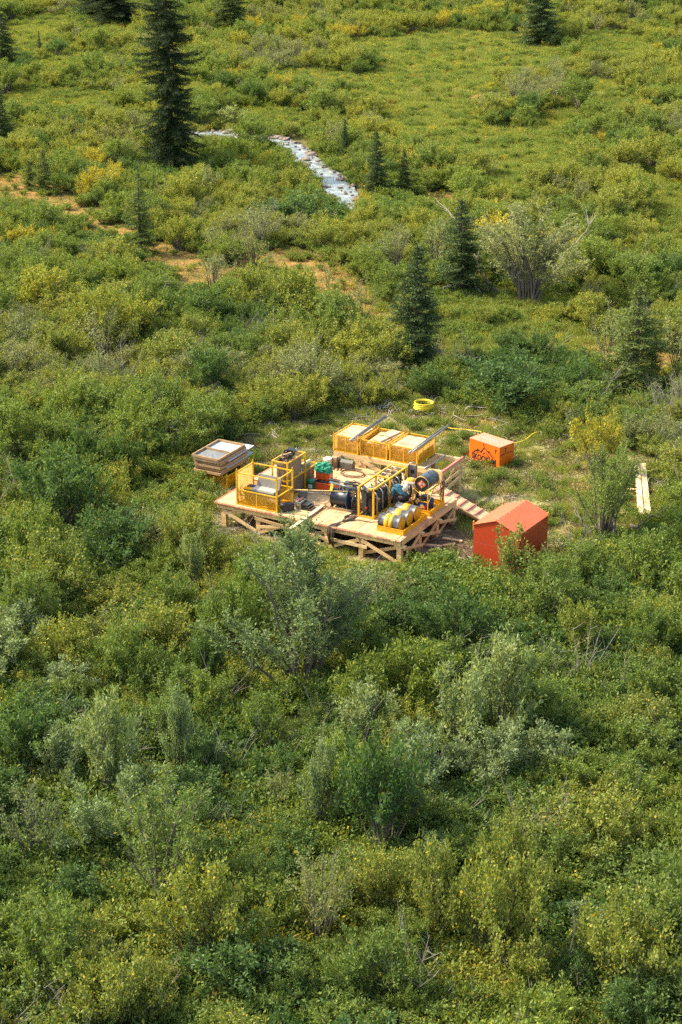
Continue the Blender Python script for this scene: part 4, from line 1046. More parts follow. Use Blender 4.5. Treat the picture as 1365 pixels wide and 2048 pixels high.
# ------------------------------------------------------------------ stack of framed trays on a basket, left of the pad
basket('mesh_basket', 'low yellow mesh basket under the stack of framed trays', -3.05, 3.5, 0.05, 1.45, 1.9, .50)
zt = .60
def tray(label, u, v, z, rot, div, W=1.28, D=2.05, hh=.10, sheet=True, old='timber_old'):
    o = camp('framed_tray', label, 'tray', u, v, z, rot, 'framed trays stacked left of the pad')
    for x in (-W / 2, W / 2): MB().box((x, 0, hh / 2 + .012), (.045, D, hh)).build('side_rail', old, o)
    for y in (-D / 2, D / 2): MB().box((0, y, hh / 2 + .0122), (W - .05, .045, hh - .001)).build('end_rail', old, o)
    if div: MB().box((0, -.02, hh / 2 + .01), (W - .05, .035, hh - .006)).build('divider', old, o)
    MB().box((0, 0, .006), (W - .02, D - .02, .01)).build('bottom_sheet', 'galv_sheet', o)
    if div:
        MB().box((0, -D / 4 - .01, .018), (W - .06, D / 2 - .08, .006)).build('sediment', 'dark_sediment', o)
    return o
tr_labels = ['lowest framed wooden tray of the stack, resting on the yellow basket', 'second framed wooden tray from the bottom of the stack', 'third framed wooden tray from the bottom of the stack', 'fourth framed wooden tray from the bottom, below a grey sheet', 'framed wooden tray just under the open top one']
for k, (du, dv, r_) in enumerate(((.03, -.04, .01), (.05, .05, -.005), (.04, .0, .012), (.0, .04, -.01), (.02, -.03, .015))):
    if k in (2, 4):
        s = camp('metal_sheet', ('grey metal sheet sticking out low in the tray stack', 'grey metal sheet sticking out just under the top tray')[k // 4], 'sheet', -2.34 + du, 4.45 + (.30 if k == 2 else .42), zt, .01 * k)
        MB().box((0, 0, .006), (1.2, 2.1, .012)).build('plate', 'galv_sheet', s); zt += .016
    tray(tr_labels[k], -2.47 + du, 4.38 + dv, zt, r_, False); zt += .118
tray('open top tray of the stack with a divider and dark sediment in its near half', -2.5, 4.33, zt, .0, True)

# ------------------------------------------------------------------ gear on the left of the pad
# gate-sided cage
cg = camp('equipment_cage', 'yellow open-topped cage with half-height mesh front at the left end of the pad', 'cage', .96, .20, 1.005)
Wc, Dc, Hc = 1.80, 1.2, 1.33
for (x, y) in ((0, 0), (Wc, 0), (0, Dc), (Wc, Dc)):
    MB().box((x, y, Hc / 2 + .03), (.06, .06, Hc + .06)).build('corner_post', 'yellow_paint', cg); MB().box((x, y, Hc + .1), (.02, .07, .09)).build('lifting_lug', 'yellow_paint', cg)
for a, b, z in (((0, 0), (Wc, 0), Hc), ((0, Dc), (Wc, Dc), Hc), ((0, 0), (0, Dc), Hc), ((Wc, 0), (Wc, Dc), Hc), ((0, 0), (Wc, 0), .62), ((0, Dc), (Wc, Dc), .62), ((Wc, 0), (Wc, Dc), .62), ((0, 0), (Wc, 0), .03), ((0, Dc), (Wc, Dc), .03), ((0, 0), (0, Dc), .03), ((Wc, 0), (Wc, Dc), .03)):
    MB().bar((a[0], a[1], z), (b[0], b[1], z), .042).build('rail', 'yellow_paint', cg)
MB().box((Wc / 2, 0, .31), (.04, .04, .6)).build('upright', 'yellow_paint', cg)
expanded(cg, Wc, .60, (0, 0, .02), (1, 0, 0), cell=.05, th=.018); expanded(cg, Dc, 1.3, (0, 0, .02), (0, 1, 0)); expanded(cg, Wc, .60, (0, Dc, .02), (1, 0, 0))
MB().box((Wc / 2, Dc / 2, .02), (Wc, Dc, .02)).build('floor_plate', 'yellow_mesh', cg)
c = camp('equipment_case', 'grey hard case standing open inside the yellow cage', 'case', 1.95, .72, 1.03)
MB().box((0, 0, .30), (1.05, .52, .60)).build('body', 'grey_case', c, .02); MB().box((-.0, .29, .82), (1.05, .06, .52), rotmat(math.radians(-18))).build('lid', 'grey_case', c, .015); MB().box((0, -.02, .612), (.98, .40, .02)).build('liner', 'case_liner', c)
c = camp('plastic_tote', 'green and blue plastic tote tucked in the left corner of the cage', 'box', 1.22, .75, 1.03)
MB().box((0, 0, .28), (.30, .4, .5), None, 1.12).build('body', 'green_plastic', c, .02); MB().box((0, 0, .55), (.37, .48, .04)).build('rim', 'yellow_paint', c); MB().box((.03, .08, .58), (.28, .22, .04)).build('lid', 'blue_paint', c)
c = camp('bent_hoops', 'rusty curved steel hoops leaning in the left corner of the cage', 'hoops', 1.08, .62, 1.03)
for s, a0 in ((.28, .2), (.34, 1.1)):
    MB().tube([(math.cos(a0) * s * math.cos(t) * .7 + .06, math.sin(a0) * s * math.cos(t), .55 + s * math.sin(t)) for t in np.linspace(2.6, 6.4, 12)], .022, 6).build('hoop', 'timber_beam', c)
for x, yy in ((.55, .1), (.9, .12)):
    pass
c = camp('cardboard_box', 'torn cardboard box behind the right part of the cage mesh', 'box', 2.5, .34, 1.03, .1); MB().box((0, 0, .17), (.36, .22, .34)).build('body', 'cardboard', c, .01); MB().box((.02, -.02, .36), (.34, .24, .03), rotmat(.1, .15)).build('flap', 'cardboard', c)
c = camp('black_case', 'black tool case on the deck beside the cage', 'case', 3.02, .56, 1.003, math.radians(55))
MB().box((0, 0, .17), (.52, .26, .32)).build('body', 'black_paint', c, .035); MB().box((0, -.135, .2), (.12, .02, .04)).build('latch', 'dark_metal', c); MB().tube([(-.1, 0, .33), (-.1, 0, .37), (.1, 0, .37), (.1, 0, .33)], .012, 6).build('handle', 'black_paint', c)

# mud tanks
tk = camp('mud_tank_rack', 'yellow steel frame holding stacked brown mud tanks', 'tank rack', 1.78, 1.53, 1.0)
Wt, D1, D2, H1, H2 = .68, 1.38, 2.35, .77, 1.53
for (x, y, h) in ((0, 0, H2), (Wt, 0, H2), (0, D1, H2), (Wt, D1, H2), (0, D2, H1), (Wt, D2, H1)): MB().box((x, y, h / 2), (.055, .055, h)).build('upright', 'yellow_paint', tk)
for z, d in ((.03, D2), (H1, D2), (H2, D1)):
    for x in (0, Wt): MB().bar((x, 0, z), (x, d, z), .045).build('rail', 'yellow_paint', tk)
    for y in (0, d): MB().bar((0, y, z + .0012), (Wt, y, z + .0012), .043).build('rail', 'yellow_paint', tk)
def rtank(b, x0, x1, y0, y1, z0, z1, r=.2, ribs=3):
    pts = []
    for cx_, cy_, a0 in ((x0 + r, y0 + r, math.pi), (x1 - r, y0 + r, 1.5 * math.pi), (x1 - r, y1 - r, 0), (x0 + r, y1 - r, .5 * math.pi)):
        for k in range(6): a = a0 + k * math.pi / 10; pts.append((cx_ + r * math.cos(a), cy_ + r * math.sin(a)))
    zz = np.linspace(z0, z1, 8); n = len(pts); V = []; mx, my = (x0 + x1) / 2, (y0 + y1) / 2
    for k, z in enumerate(zz):
        s = 1 - .015 * (k % 2)
        V += [(mx + (x - mx) * s, my + (y - my) * s, z) for x, y in pts]
    Fc = [(i * n + k, i * n + (k + 1) % n, (i + 1) * n + (k + 1) % n, (i + 1) * n + k) for i in range(7) for k in range(n)]
    b.add(V, Fc, True); b.add([V[k] for k in range(n)], [tuple(reversed(range(n)))])
    zi = z1 - .1; b.add([(mx + (x - mx) * .93, my + (y - my) * .95, z1) for x, y in pts] + [(mx + (x - mx) * .93, my + (y - my) * .95, zi) for x, y in pts] + [(V[7 * n + k]) for k in range(n)],
          [(k, (k + 1) % n, n + (k + 1) % n, n + k) for k in range(n)] + [tuple(range(n, 2 * n))] + [(2 * n + k, 2 * n + (k + 1) % n, (k + 1) % n, k) for k in range(n)])
t1 = camp('mud_tank', 'upper round-ended brown tank in the yellow frame, heaped with gear', 'tank', 1.78, 1.53, 1.0); b = MB(); rtank(b, .05, .64, .06, 1.33, .80, 1.47); b.build('tank_body', 'tank_ply', t1)
t2 = camp('mud_tank', 'lower long brown tank in the yellow frame', 'tank', 1.78, 1.53, 1.0); b = MB(); rtank(b, .06, .63, .06, 2.28, .05, .72, .08); b.build('tank_body', 'tank_ply', t2)
MB().box((.655, 1.5, .86), (.02, .62, .30)).build('side_panel', 'grey_case', tk)
gear = camp('hose_heap', 'heap of black hoses and pump parts on top of the upper tank', 'hoses', 2.1, 2.2, 2.50)
for k in range(7):
    ph = rr.uniform(0, 6); b = MB(); b.tube([(.2 * math.cos(ph + t) + rr.gauss(0, .015), .42 * math.sin(ph + t * .9) + rr.gauss(0, .02), .04 + .03 * k + .05 * math.sin(t * 2 + k)) for t in np.linspace(0, 5.2, 22)], .022, 6); b.build('hose', 'hose_black' if k % 2 else 'hose_brown', gear)
MB().box((-.02, .28, .2), (.34, .22, .16), rotmat(.1, .1, .3)).build('motor_box', 'dark_metal', gear, .02); MB().box((.12, -.08, .12), (.2, .3, .12), rotmat(0, .1, .5)).build('battery', 'black_paint', gear, .015)
MB().box((-.05, -.1, .16), (.05, .5, .03), rotmat(.1, 0, -.5)).build('bracket', 'timber_beam', gear)
k_ = camp('bell_lamp', 'small metal funnel at the far end of the upper tank', 'funnel', 2.05, 2.95, 2.5); MB().lathe((0, 0, 0), [(.09, 0), (.08, .08), (.05, .12), (.015, .15), (.015, .22)], 12).build('cone', 'steel', k_)
MB().lathe((0, 0, .22), [(.03, 0), (.03, .03)], 8).build('knob', 'dark_metal', k_)
r2 = camp('paper_roll', 'pale rolled tube resting across the lower tank', 'roll', 2.2, 3.42, 1.80, math.radians(-12)); MB().tube([(0, -.28, .07), (0, .28, .12)], .07, 12).build('roll', 'timber_pale', r2); MB().tube([(0, -.30, .068), (0, -.27, .07)], .074, 12).build('end_cap', 'black_paint', r2)
v_ = camp('valve_set', 'red valves and pipes at the near end of the mud tanks', 'valves', 2.12, 1.40, 1.0)
for z, y in ((.62, 0), (.3, .02)): MB().lathe((0, y, z), [(.0, -.03), (.085, -.03), (.085, .03), (.0, .03)], 14, 'Y').build('hand_wheel', 'red_valve', v_)
MB().tube([(0, .05, .05), (0, .05, .75)], .035, 8).build('pipe', 'dark_metal', v_); MB().tube([(0, .04, .2), (-.14, -.03, .1), (-.02, -.1, .03), (.2, -.05, .03)], .03, 8).build('elbow_hose', 'hose_black', v_); MB().box((-.14, .05, .4), (.1, .08, .66)).build('guard', 'timber_old', v_)

def bucket(label, u, v, z, mat, rimmat, labmat, r=.15, h=.37, lid='black_paint'):
    o = camp('plastic_bucket', label, 'bucket', u, v, z, rr.uniform(-.3, .3))
    MB().lathe((0, 0, 0), [(r * .84, 0), (r * .97, h * .9), (r * 1.04, h * .9), (r * 1.04, h * .93), (r, h * .93), (r, h)], 22).build('body', mat, o)
    MB().lathe((0, 0, h), [(r * 1.05, 0), (r * 1.05, .02), (r * .92, .025), (r * .9, .018)], 22).build('lid', lid, o)
    b = MB(); n = 9; vs_ = []
    for k in range(n):
        a = math.radians(-120 + 70 * k / (n - 1))
        for zz, q in ((h * .28, .905), (h * .68, .955)): vs_.append((r * q * math.cos(a) * 1.012, r * q * math.sin(a) * 1.012, zz))
    b.add(vs_, [(2 * k, 2 * k + 2, 2 * k + 3, 2 * k + 1) for k in range(n - 1)]); b.build('label_sticker', labmat, o)
    MB().tube([(r * 1.03 * math.cos(t), r * 1.03 * math.sin(t) * .4 - r * .8, h * .8 - .12 * math.sin(t)) for t in np.linspace(0, math.pi, 9)], .006, 4).build('bail_handle', 'steel', o)
    return o
bucket('green bucket with pale label against the lower mud tank', 2.72, 2.95, 1.003, 'green_plastic', 0, 'label_pale', .16, .4, 'green_plastic')
bucket('white bucket with dark rim at the back left corner of the pad', 2.12, 5.35, 1.003, 'white_plastic', 0, 'label_blue', .17, .42, 'white_plastic')
c = camp('cardboard_box', 'upright brown cardboard box right behind the white bucket', 'box', 2.3, 5.62, 1.003); MB().box((0, 0, .22), (.24, .2, .44)).build('body', 'cardboard', c, .005); MB().box((0, -.02, .445), (.22, .1, .01), rotmat(.3)).build('flap', 'cardboard', c)
c = camp('fuel_can', 'dark blue plastic jerrycan between cardboard box and olive tool box', 'jerrycan', 2.5, 5.82, 1.003, .2); MB().box((0, 0, .2), (.2, .3, .4), None, .85).build('body', 'drum_bluegrey', c, .02); MB().tube([(0, -.09, .40), (0, -.09, .46), (0, .08, .46), (0, .08, .40)], .018, 6).build('handle', 'drum_bluegrey', c)
c = camp('metal_tool_box', 'olive-grey metal tool box at the back edge of the pad', 'tool box', 2.83, 5.72, 1.003, .05)
MB().box((0, 0, .14), (.56, .28, .28)).build('body', 'olive_paint', c, .01); MB().add([(-.28, -.14, .285), (.28, -.14, .285), (.28, .14, .285), (-.28, .14, .285), (-.28, 0, .38), (.28, 0, .38)], [(0, 1, 5, 4), (2, 3, 4, 5), (1, 2, 5), (3, 0, 4), (3, 2, 1, 0)]).build('lid', 'olive_paint', c)
for x in (-.15, .15): MB().box((x, -.145, .27), (.05, .015, .06)).build('latch', 'steel', c)
MB().tube([(-.12, 0, .385), (-.1, 0, .42), (.1, 0, .42), (.12, 0, .385)], .01, 6).build('handle', 'dark_metal', c)
c = camp('rusty_chain', 'small heap of rusty fittings in front of the olive tool box', 'fittings', 2.55, 5.35, 1.003)
for k in range(16): MB().lathe((rr.gauss(0, .12), rr.gauss(0, .07), .03 + rr.random() * .03), [(.03, -.02), (.036, 0), (.03, .02)], 7, rr.choice('XYZ')).build('fitting', 'timber_beam' if k % 2 else 'hose_brown', c)
def coil(name, label, u, v, z, R1, n, r, mat, sq=1.0, cat='cable', tail=None, jit=.03):
    o = camp(name, label, cat, u, v, z); pts = []
    for k in range(n * 26):
        t = k / 26 * 2 * math.pi; q = R1 * (1 + jit * math.sin(t * .37 + 1) - .1 * (k / (n * 26)) + jit * rr.gauss(0, .3))
        pts.append((q * math.cos(t), q * math.sin(t) * sq, r + (k / 26) * r * 1.1 * (1 if n > 4 else 1.3) + abs(rr.gauss(0, r * .15))))
    if tail: pts += tail
    MB().tube(pts, r, 6).build('loop', mat, o); return o
coil('cable_coil', 'loose coil of brown cable lying on the rear deck boards', 3.35, 5.2, 1.004, .5, 4, .013, 'hose_brown', .75, tail=[(.7, .3, .03), (.95, .5, .03), (1.15, .55, .05)], jit=.06)
c = camp('shackle_heap', 'dark shackles and hooks lying at the end of the brown cable', 'hooks', 4.3, 5.85, 1.003)
for k in range(9):
    x, y = rr.gauss(0, .14), rr.gauss(0, .06); MB().tube([(x + .05 * math.cos(t), y + .05 * math.sin(t), .03 + .01 * k % .04) for t in np.linspace(0, 5, 9)], .014, 5).build('hook', 'hose_black', c)

# orange boxes with tarp
ob = camp('orange_case', 'wide flat orange plastic case with black straps, on the deck', 'case', 3.12, 3.35, 1.003, math.radians(4))
MB().box((0, 0, .15), (1.0, .62, .28), None, 1.03).build('body', 'orange_plastic', ob, .02); MB().box((0, 0, .305), (1.06, .68, .03)).build('rim', 'orange_plastic', ob, .01)
for k in range(5): MB().tube([(-.3 + rr.gauss(0, .03), -.28 + .12 * k, .33), (.1, -.26 + .12 * k, .35), (.52, -.1 + .08 * k, .34)], .028, 6).build('strap', 'black_paint', ob)
oc = camp('orange_crate', 'smaller red-orange crate standing on the flat orange case', 'crate', 3.05, 3.42, 1.36, math.radians(4))
MB().box((0, 0, .16), (.58, .36, .30), None, 1.04).build('body', 'orange_plastic', oc, .012); MB().box((0, 0, .32), (.62, .40, .035)).build('lid', 'grey_case', oc, .008)
for x in (-.25, -.1, .08, .25): MB().box((x, -.19, .16), (.015, .02, .28)).build('rib', 'red_paint', oc)
for x in (-.31, .31): MB().box((x, -.12, .16), (.012, .03, .3)).build('strap', 'white_plastic', oc)
tp = camp('green_tarp', 'crumpled green tarpaulin lying on the red-orange crate', 'tarpaulin', 3.0, 3.42, 1.70)
bm = bmesh.new(); bmesh.ops.create_icosphere(bm, subdivisions=5, radius=1)
for v in bm.verts:
    p = v.co.copy(); n1 = mnoise.noise(p * 1.3 + Vector((3, 0, 0))); n2 = abs(mnoise.noise(p * 3.1)); n3 = abs(mnoise.noise(Vector((p.x * 2, p.y * 7, p.z * 2))))
    k = .86 + .30 * n1 + .32 * n2 + .14 * n3; v.co = Vector((p.x * .40 * k + .03, p.y * .23 * k, (max(p.z, -.25) * .30 * k) + .08))
me = bpy.data.meshes.new('cloth'); bm.to_mesh(me); bm.free(); me.materials.append(M('green_tarp')); me.polygons.foreach_set('use_smooth', [True] * len(me.polygons)); obj('cloth', me, tp)
tc_ = camp('tool_chest', 'grey tool chest with its drawers pulled out, on the front deck boards', 'tool chest', 3.42, 1.02, 1.003, math.radians(2))
MB().box((-.12, .12, .15), (.26, .50, .30)).build('body', 'grey_case', tc_, .008); MB().box((-.20, .42, .42), (.40, .03, .34), rotmat(-.25)).build('lid', 'dark_metal', tc_, .01)
for k in range(3):
    MB().box((.13 + .03 * (2 - k), .12, .05 + k * .08), (.26 + .06 * (2 - k), .46, .045)).build('drawer', 'dark_metal', tc_); MB().box((.262 + .06 * (2 - k), .12, .055 + k * .08), (.012, .46, .055)).build('drawer_front', 'steel', tc_)
for k in range(12): MB().bar((-.12 + rr.gauss(0, .06), .12 + rr.gauss(0, .14), .33), (-.12 + rr.gauss(0, .09), .12 + rr.gauss(0, .16), .36), .02).build('hand_tool', rr.choice(('red_valve', 'steel', 'steel', 'black_paint')), tc_)
MB().box((-.12, -.135, .17), (.06, .012, .05)).build('latch', 'yellow_paint', tc_)

# ------------------------------------------------------------------ winch and rods, middle of the pad
wn = camp('cable_winch', 'dark blue drum winch with large flange wheel in the middle of the pad', 'winch', 4.35, 1.55, 1.0, math.radians(6))
MB().lathe((0, .3, .42), [(.33, 0), (.35, .01), (.33, .04), (.33, .62), (.36, .64), (.36, .68), (.1, .68)], 28, 'X').build('drum_cover', 'winch_blue', wn)
MB().lathe((.72, .3, .42), [(.05, -.02), (.44, -.02), (.45, 0), (.44, .03), (.06, .03)], 30, 'X').build('flange', 'blue_paint', wn)
MB().lathe((.98, .18, .36), [(.30, -.015), (.33, -.015), (.33, .015), (.30, .015)], 26, 'X', cap=False).build('guard_ring', 'hose_black', wn)
for y in (.0, .6): MB().bar((-.1, y, .05), (1.0, y, .05), .07, .09).build('skid', 'timber_old', wn)
for x in (.05, .6): MB().bar((x, -.02, .1), (x, .62, .1), .06, .08).build('cradle', 'dark_metal', wn)
MB().tube([(.25, .25, .76), (.25, .25, .84), (.52, .25, .84), (.52, .25, .76)], .022, 6).build('handle', 'black_paint', wn)
MB().bar((.02, .05, .72), (-.03, .32, .93), .10, .04).build('yellow_arm', 'yellow_paint', wn)
MB().lathe((.9, .3, .42), [(.11, -.12), (.11, .22), (.05, .26)], 14, 'X').build('motor', 'dark_metal', wn)
MB().tube([(1.1, .3, .42), (1.3, .25, .3), (1.38, .2, .15)], .05, 8).build('pipe', 'steel', wn)
for k in range(4): MB().tube([(.9, -.1 - .06 * k, .06 + .02 * k), (1.15, .05 - .04 * k, .12), (1.4, .35, .1 + .03 * k)], .03, 6).build('hose', 'hose_black', wn)
MB().tube([(-.18, .02, .0), (-.22, .05, .16), (-.18, .0, .1), (-.1, .03, .03)], .02, 5).build('hook', 'timber_old', wn)
lr = camp('long_steel_rods', 'two long dark rods running from the winch towards the cage', 'rods', 0, 0, 0)
MB().tube([(2.62, 1.35, 1.53), (4.95, 1.15, 1.78)], .020, 6).build('rod', 'dark_metal', lr); MB().tube([(2.60, 1.36, 1.54), (5.4, 1.85, 1.80)], .018, 6).build('rod', 'timber_beam', lr)
MB().tube([(4.15, 1.9, 1.95), (5.65, 1.75, 1.93)], .055, 10).build('rod', 'drum_bluegrey', lr); MB().tube([(4.05, 2.0, 2.02), (5.65, 1.95, 2.02)], .035, 8).build('rod', 'dark_metal', lr)
rt = camp('rod_trestle', 'grimy steel trestle behind the winch that carries the long rods', 'trestle', 5.25, 1.95, 1.0)
MB().bar((-.45, .2, .10), (.45, .35, .16), .16, .16).build('beam', 'timber_old', rt); MB().bar((0, .25, .1), (0, .05, .9), .07).build('upright', 'dark_metal', rt); MB().bar((-.62, -.1, .0), (-.62, .0, .95), .05).build('upright', 'dark_metal', rt)
pmq = camp('hydraulic_pump', 'small black hydraulic pump with looping hoses behind the winch', 'pump', 4.75, 2.6, 1.0)
MB().lathe((0, 0, .55), [(.04, -.22), (.17, -.2), (.18, 0), (.14, .02), (.14, .16), (.05, .18)], 16, 'X').build('motor', 'machine', pmq); MB().box((-.24, .05, .62), (.2, .22, .34)).build('valve_block', 'machine', pmq, .01)
MB().bar((.05, 0, 0), (.05, 0, .45), .1).build('pedestal', 'dark_metal', pmq); MB().bar((-.25, 0, 0), (-.25, 0, .5), .06).build('pedestal', 'dark_metal', pmq); MB().box((.06, -.14, .72), (.08, .04, .12)).build('gauge', 'yellow_paint', pmq)
for k in range(3): MB().tube([(-.2 + .1 * k, .02, .72 + .03 * k), (.1 + .1 * k, .0, .92 - .03 * k), (.42 + .08 * k, -.1, .82), (.55 + .09 * k, -.2, .4), (.6, -.3, .1)], .022, 6).build('hose', 'hose_black', pmq)
bd = camp('hose_bundle', 'bundle of black and brown hoses hanging over the front edge of the pad', 'hoses', 0, 0, 0)
for k in range(7):
    o_ = .035 * k; MB().tube([(5.6, 1.7 + o_ * .3, 1.06), (5.6 + o_ * .3, 1.2 - o_, 1.04), (5.45, .55 - o_ * .4, 1.05), (5.22 + o_, .1, 1.05), (5.16 + o_ * 1.2, -.05, 1.0 - .02 * k), (5.14 + o_ * 1.3, -.08, .72 - .05 * k), (5.2 + o_, -.04, .40 - .04 * k)], .017, 6).build('hose', ('hose_black', 'hose_brown', 'hose_black')[k % 3], bd)
for k in range(4): MB().tube([(5.55, 1.55 + .03 * k, 1.1), (5.25 + .03 * k, 1.1 - .04 * k, 1.03), (5.4, .75 - .05 * k, 1.03), (5.9, 1.0, 1.04), (6.4, 1.05, 1.03), (6.85, 1.35, 1.04)], .016, 6).build('hose', 'hose_black', bd)

# ------------------------------------------------------------------ power pack in its long yellow frame
pf = camp('power_pack', 'long yellow-framed hydraulic power pack crowded with machinery', 'power pack', 5.70, 1.42, 1.0)
Wp, Dp, Hp = .63, 2.72, 1.22
for (x, y) in ((0, 0), (Wp, 0), (0, Dp * .5), (Wp, Dp * .5), (0, Dp), (Wp, Dp)): MB().box((x, y, Hp / 2), (.07, .07, Hp)).build('upright', 'yellow_paint', pf)
for z in (.04, Hp):
    for x in (0, Wp): MB().bar((x, 0, z), (x, Dp, z), .06).build('rail', 'yellow_paint', pf)
    for y in (0, Dp * .5, Dp):
        if z < 1 or y > .1: MB().bar((0, y, z + .0012), (Wp, y, z + .0012), .057).build('rail', 'yellow_paint', pf)
MB().box((Wp - .115, -.004, Hp - .004), (.15, .12, .058)).build('bracket', 'yellow_paint', pf)
for x in (.08, .3, .5): MB().bar((x, .05, .08), (x, Dp, .08), .05).build('floor_bar', 'dark_metal', pf)
mrr = random.Random(4)
def blk(nm, mat, c, d, r=None): return MB().box(c, d, r).build(nm, mat, pf, .012)
blk('tank', 'machine', (.14, .32, .62), (.2, .34, .9)); MB().lathe((.13, .30, .95), [(.12, 0), (.13, .06), (.11, .14), (.03, .18)], 14).build('air_cleaner', 'olive_paint', pf)
MB().lathe((.34, .22, 1.0), [(.11, 0), (.12, .08), (.1, .16), (.05, .2)], 14).build('air_cleaner', 'olive_paint', pf)
blk('engine', 'machine', (.33, .95, .55), (.36, .62, .55)); blk('engine_head', 'dark_metal', (.33, .95, .88), (.24, .55, .14)); blk('radiator', 'black_paint', (.33, 1.42, .6), (.5, .12, .75))
blk('valve_bank', 'machine', (.32, 1.75, .75), (.34, .3, .3)); blk('pump', 'machine', (.3, 2.15, .5), (.34, .45, .6)); blk('control_box', 'dark_metal', (.36, 2.5, .85), (.3, .2, .35)); blk('battery', 'black_paint', (.5, .5, .2), (.2, .35, .22)); blk('sump', 'black_paint', (.3, 1.6, .22), (.42, 1.6, .2))
MB().lathe((.28, .06, .38), [(.0, -.04), (.05, -.03), (.055, 0), (.05, .04), (0, .05)], 12, 'Y').build('filter_cap', 'red_valve', pf)
MB().lathe((.42, .14, .5), [(.08, -.2), (.08, .2)], 12).build('filter', 'winch_blue', pf)
for k in range(6):              # bent steel guard tubes, the most striking thing on the pack
    y = .12 + k * .46
    MB().tube([(Wp + .10, y, .1), (Wp + .10, y, .75), (Wp + .09, y + .01, .93), (Wp + .0, y + .05, 1.02), (Wp - .14, y + .12, 1.04)], .023, 8).build('guard_tube', 'steel', pf)
MB().tube([(-.08, .03, .08), (-.08, .03, 1.08), (-.04, .04, 1.16)], .022, 8).build('guard_tube', 'steel', pf)
MB().tube([(.05, .3, 1.14), (.5, .3, 1.12)], .03, 8).build('exhaust', 'steel', pf); MB().tube([(.1, 1.1, 1.1), (.5, .95, 1.1)], .025, 8).build('pipe', 'steel', pf)
for k in range(26):
    x0, y0, z0 = mrr.uniform(.05, .6), mrr.uniform(.1, 2.6), mrr.uniform(.3, 1.0); x1, y1, z1 = mrr.uniform(.05, .6), min(2.7, y0 + mrr.uniform(-.5, .7)), mrr.uniform(.3, 1.05)
    MB().tube([(x0, y0, z0), ((x0 + x1) / 2 + mrr.gauss(0, .05), (y0 + y1) / 2, max(z0, z1) + mrr.uniform(.05, .18)), (x1, y1, z1)], mrr.choice((.014, .02, .026)), 6).build('hose', mrr.choice(('hose_black', 'hose_black', 'steel', 'dark_metal', 'hose_brown')), pf)
for k in range(60):
    c_ = (mrr.uniform(.06, .58), mrr.uniform(.15, 2.65), mrr.uniform(.55, 1.08)); s_ = mrr.uniform(.035, .085)
    if k % 2: MB().lathe(c_, [(s_ * .5, -s_), (s_ * .6, 0), (s_ * .4, s_)], 8, mrr.choice('XYZ')).build('fitting', mrr.choice(('steel', 'dark_metal', 'machine', 'yellow_paint', 'galv_sheet', 'timber_old')), pf)
    else: MB().box(c_, (s_ * 1.6, s_, s_ * 1.2), rotmat(mrr.uniform(0, 1), 0, mrr.uniform(0, 1))).build('fitting', mrr.choice(('steel', 'machine', 'machine', 'dark_metal', 'timber_old')), pf)
for k in range(5): MB().tube([(-.05, 1.6 + k * .2, .9), (.15, 1.65 + k * .2, 1.28), (.5, 1.7 + k * .2, 1.22), (.6, 1.8 + k * .2, .9)], .018, 6).build('hose', 'hose_black' if k % 2 else 'steel', pf)
cp = camp('control_stand', 'grey upright control panel standing behind the power pack', 'control panel', 6.42, 4.5, 1.0, math.radians(8))
MB().box((0, 0, .93), (.34, .1, .58)).build('panel', 'grey_case', cp, .01); MB().box((.02, -.055, .96), (.14, .012, .16)).build('screen', 'ink_black', cp)
for x in (-.15, .15): MB().bar((x, 0, 0), (x, 0, .68), .035).build('leg', 'dark_metal', cp)
MB().tube([(-.16, -.05, .6), (-.16, -.07, 1.15), (-.1, -.05, 1.3), (.05, .0, 1.34), (.17, .02, 1.25), (.18, .02, .7)], .022, 8).build('guard_tube', 'steel', cp)
for k in range(6): MB().tube([(-.12 + .05 * k, -.03, .64), (-.15 + .05 * k, -.1, .35), (-.2 + .06 * k, -.3, .05)], .014, 5).build('cable', 'hose_black' if k % 2 else 'hose_brown', cp)

# ------------------------------------------------------------------ drip trays, drums, day tank
def driptray(label, u, v, W, D, H=.2):
    o = camp('drip_tray', label, 'drip tray', u, v, 1.006, 0, 'yellow drip trays on the right of the pad')
    MB().box((W / 2, D / 2, .008), (W - .03, D - .03, .01)).build('tray_floor', 'yellow_tray', o)
    for c_, d_ in (((W / 2, 0, H / 2), (W, .014, H)), ((W / 2, D, H / 2), (W, .014, H)), ((0, D / 2, H / 2 - .001), (.014, D - .016, H)), ((W, D / 2, H / 2 - .001), (.014, D - .016, H))): MB().box(c_, d_).build('side', 'yellow_tray', o)
    for a, b in (((0, 0), (W, 0)), ((0, D), (W, D)), ((0, 0), (0, D)), ((W, 0), (W, D))): MB().bar((a[0], a[1], H + .006), (b[0], b[1], H + .006), .03, .012).build('rim', 'yellow_tray', o)
    return o
driptray('near yellow drip tray holding three lying fuel drums', 6.97, .5, 1.13, 1.98)
driptray('far yellow drip tray under the raised black drum', 6.92, 2.7, 1.18, 1.28)
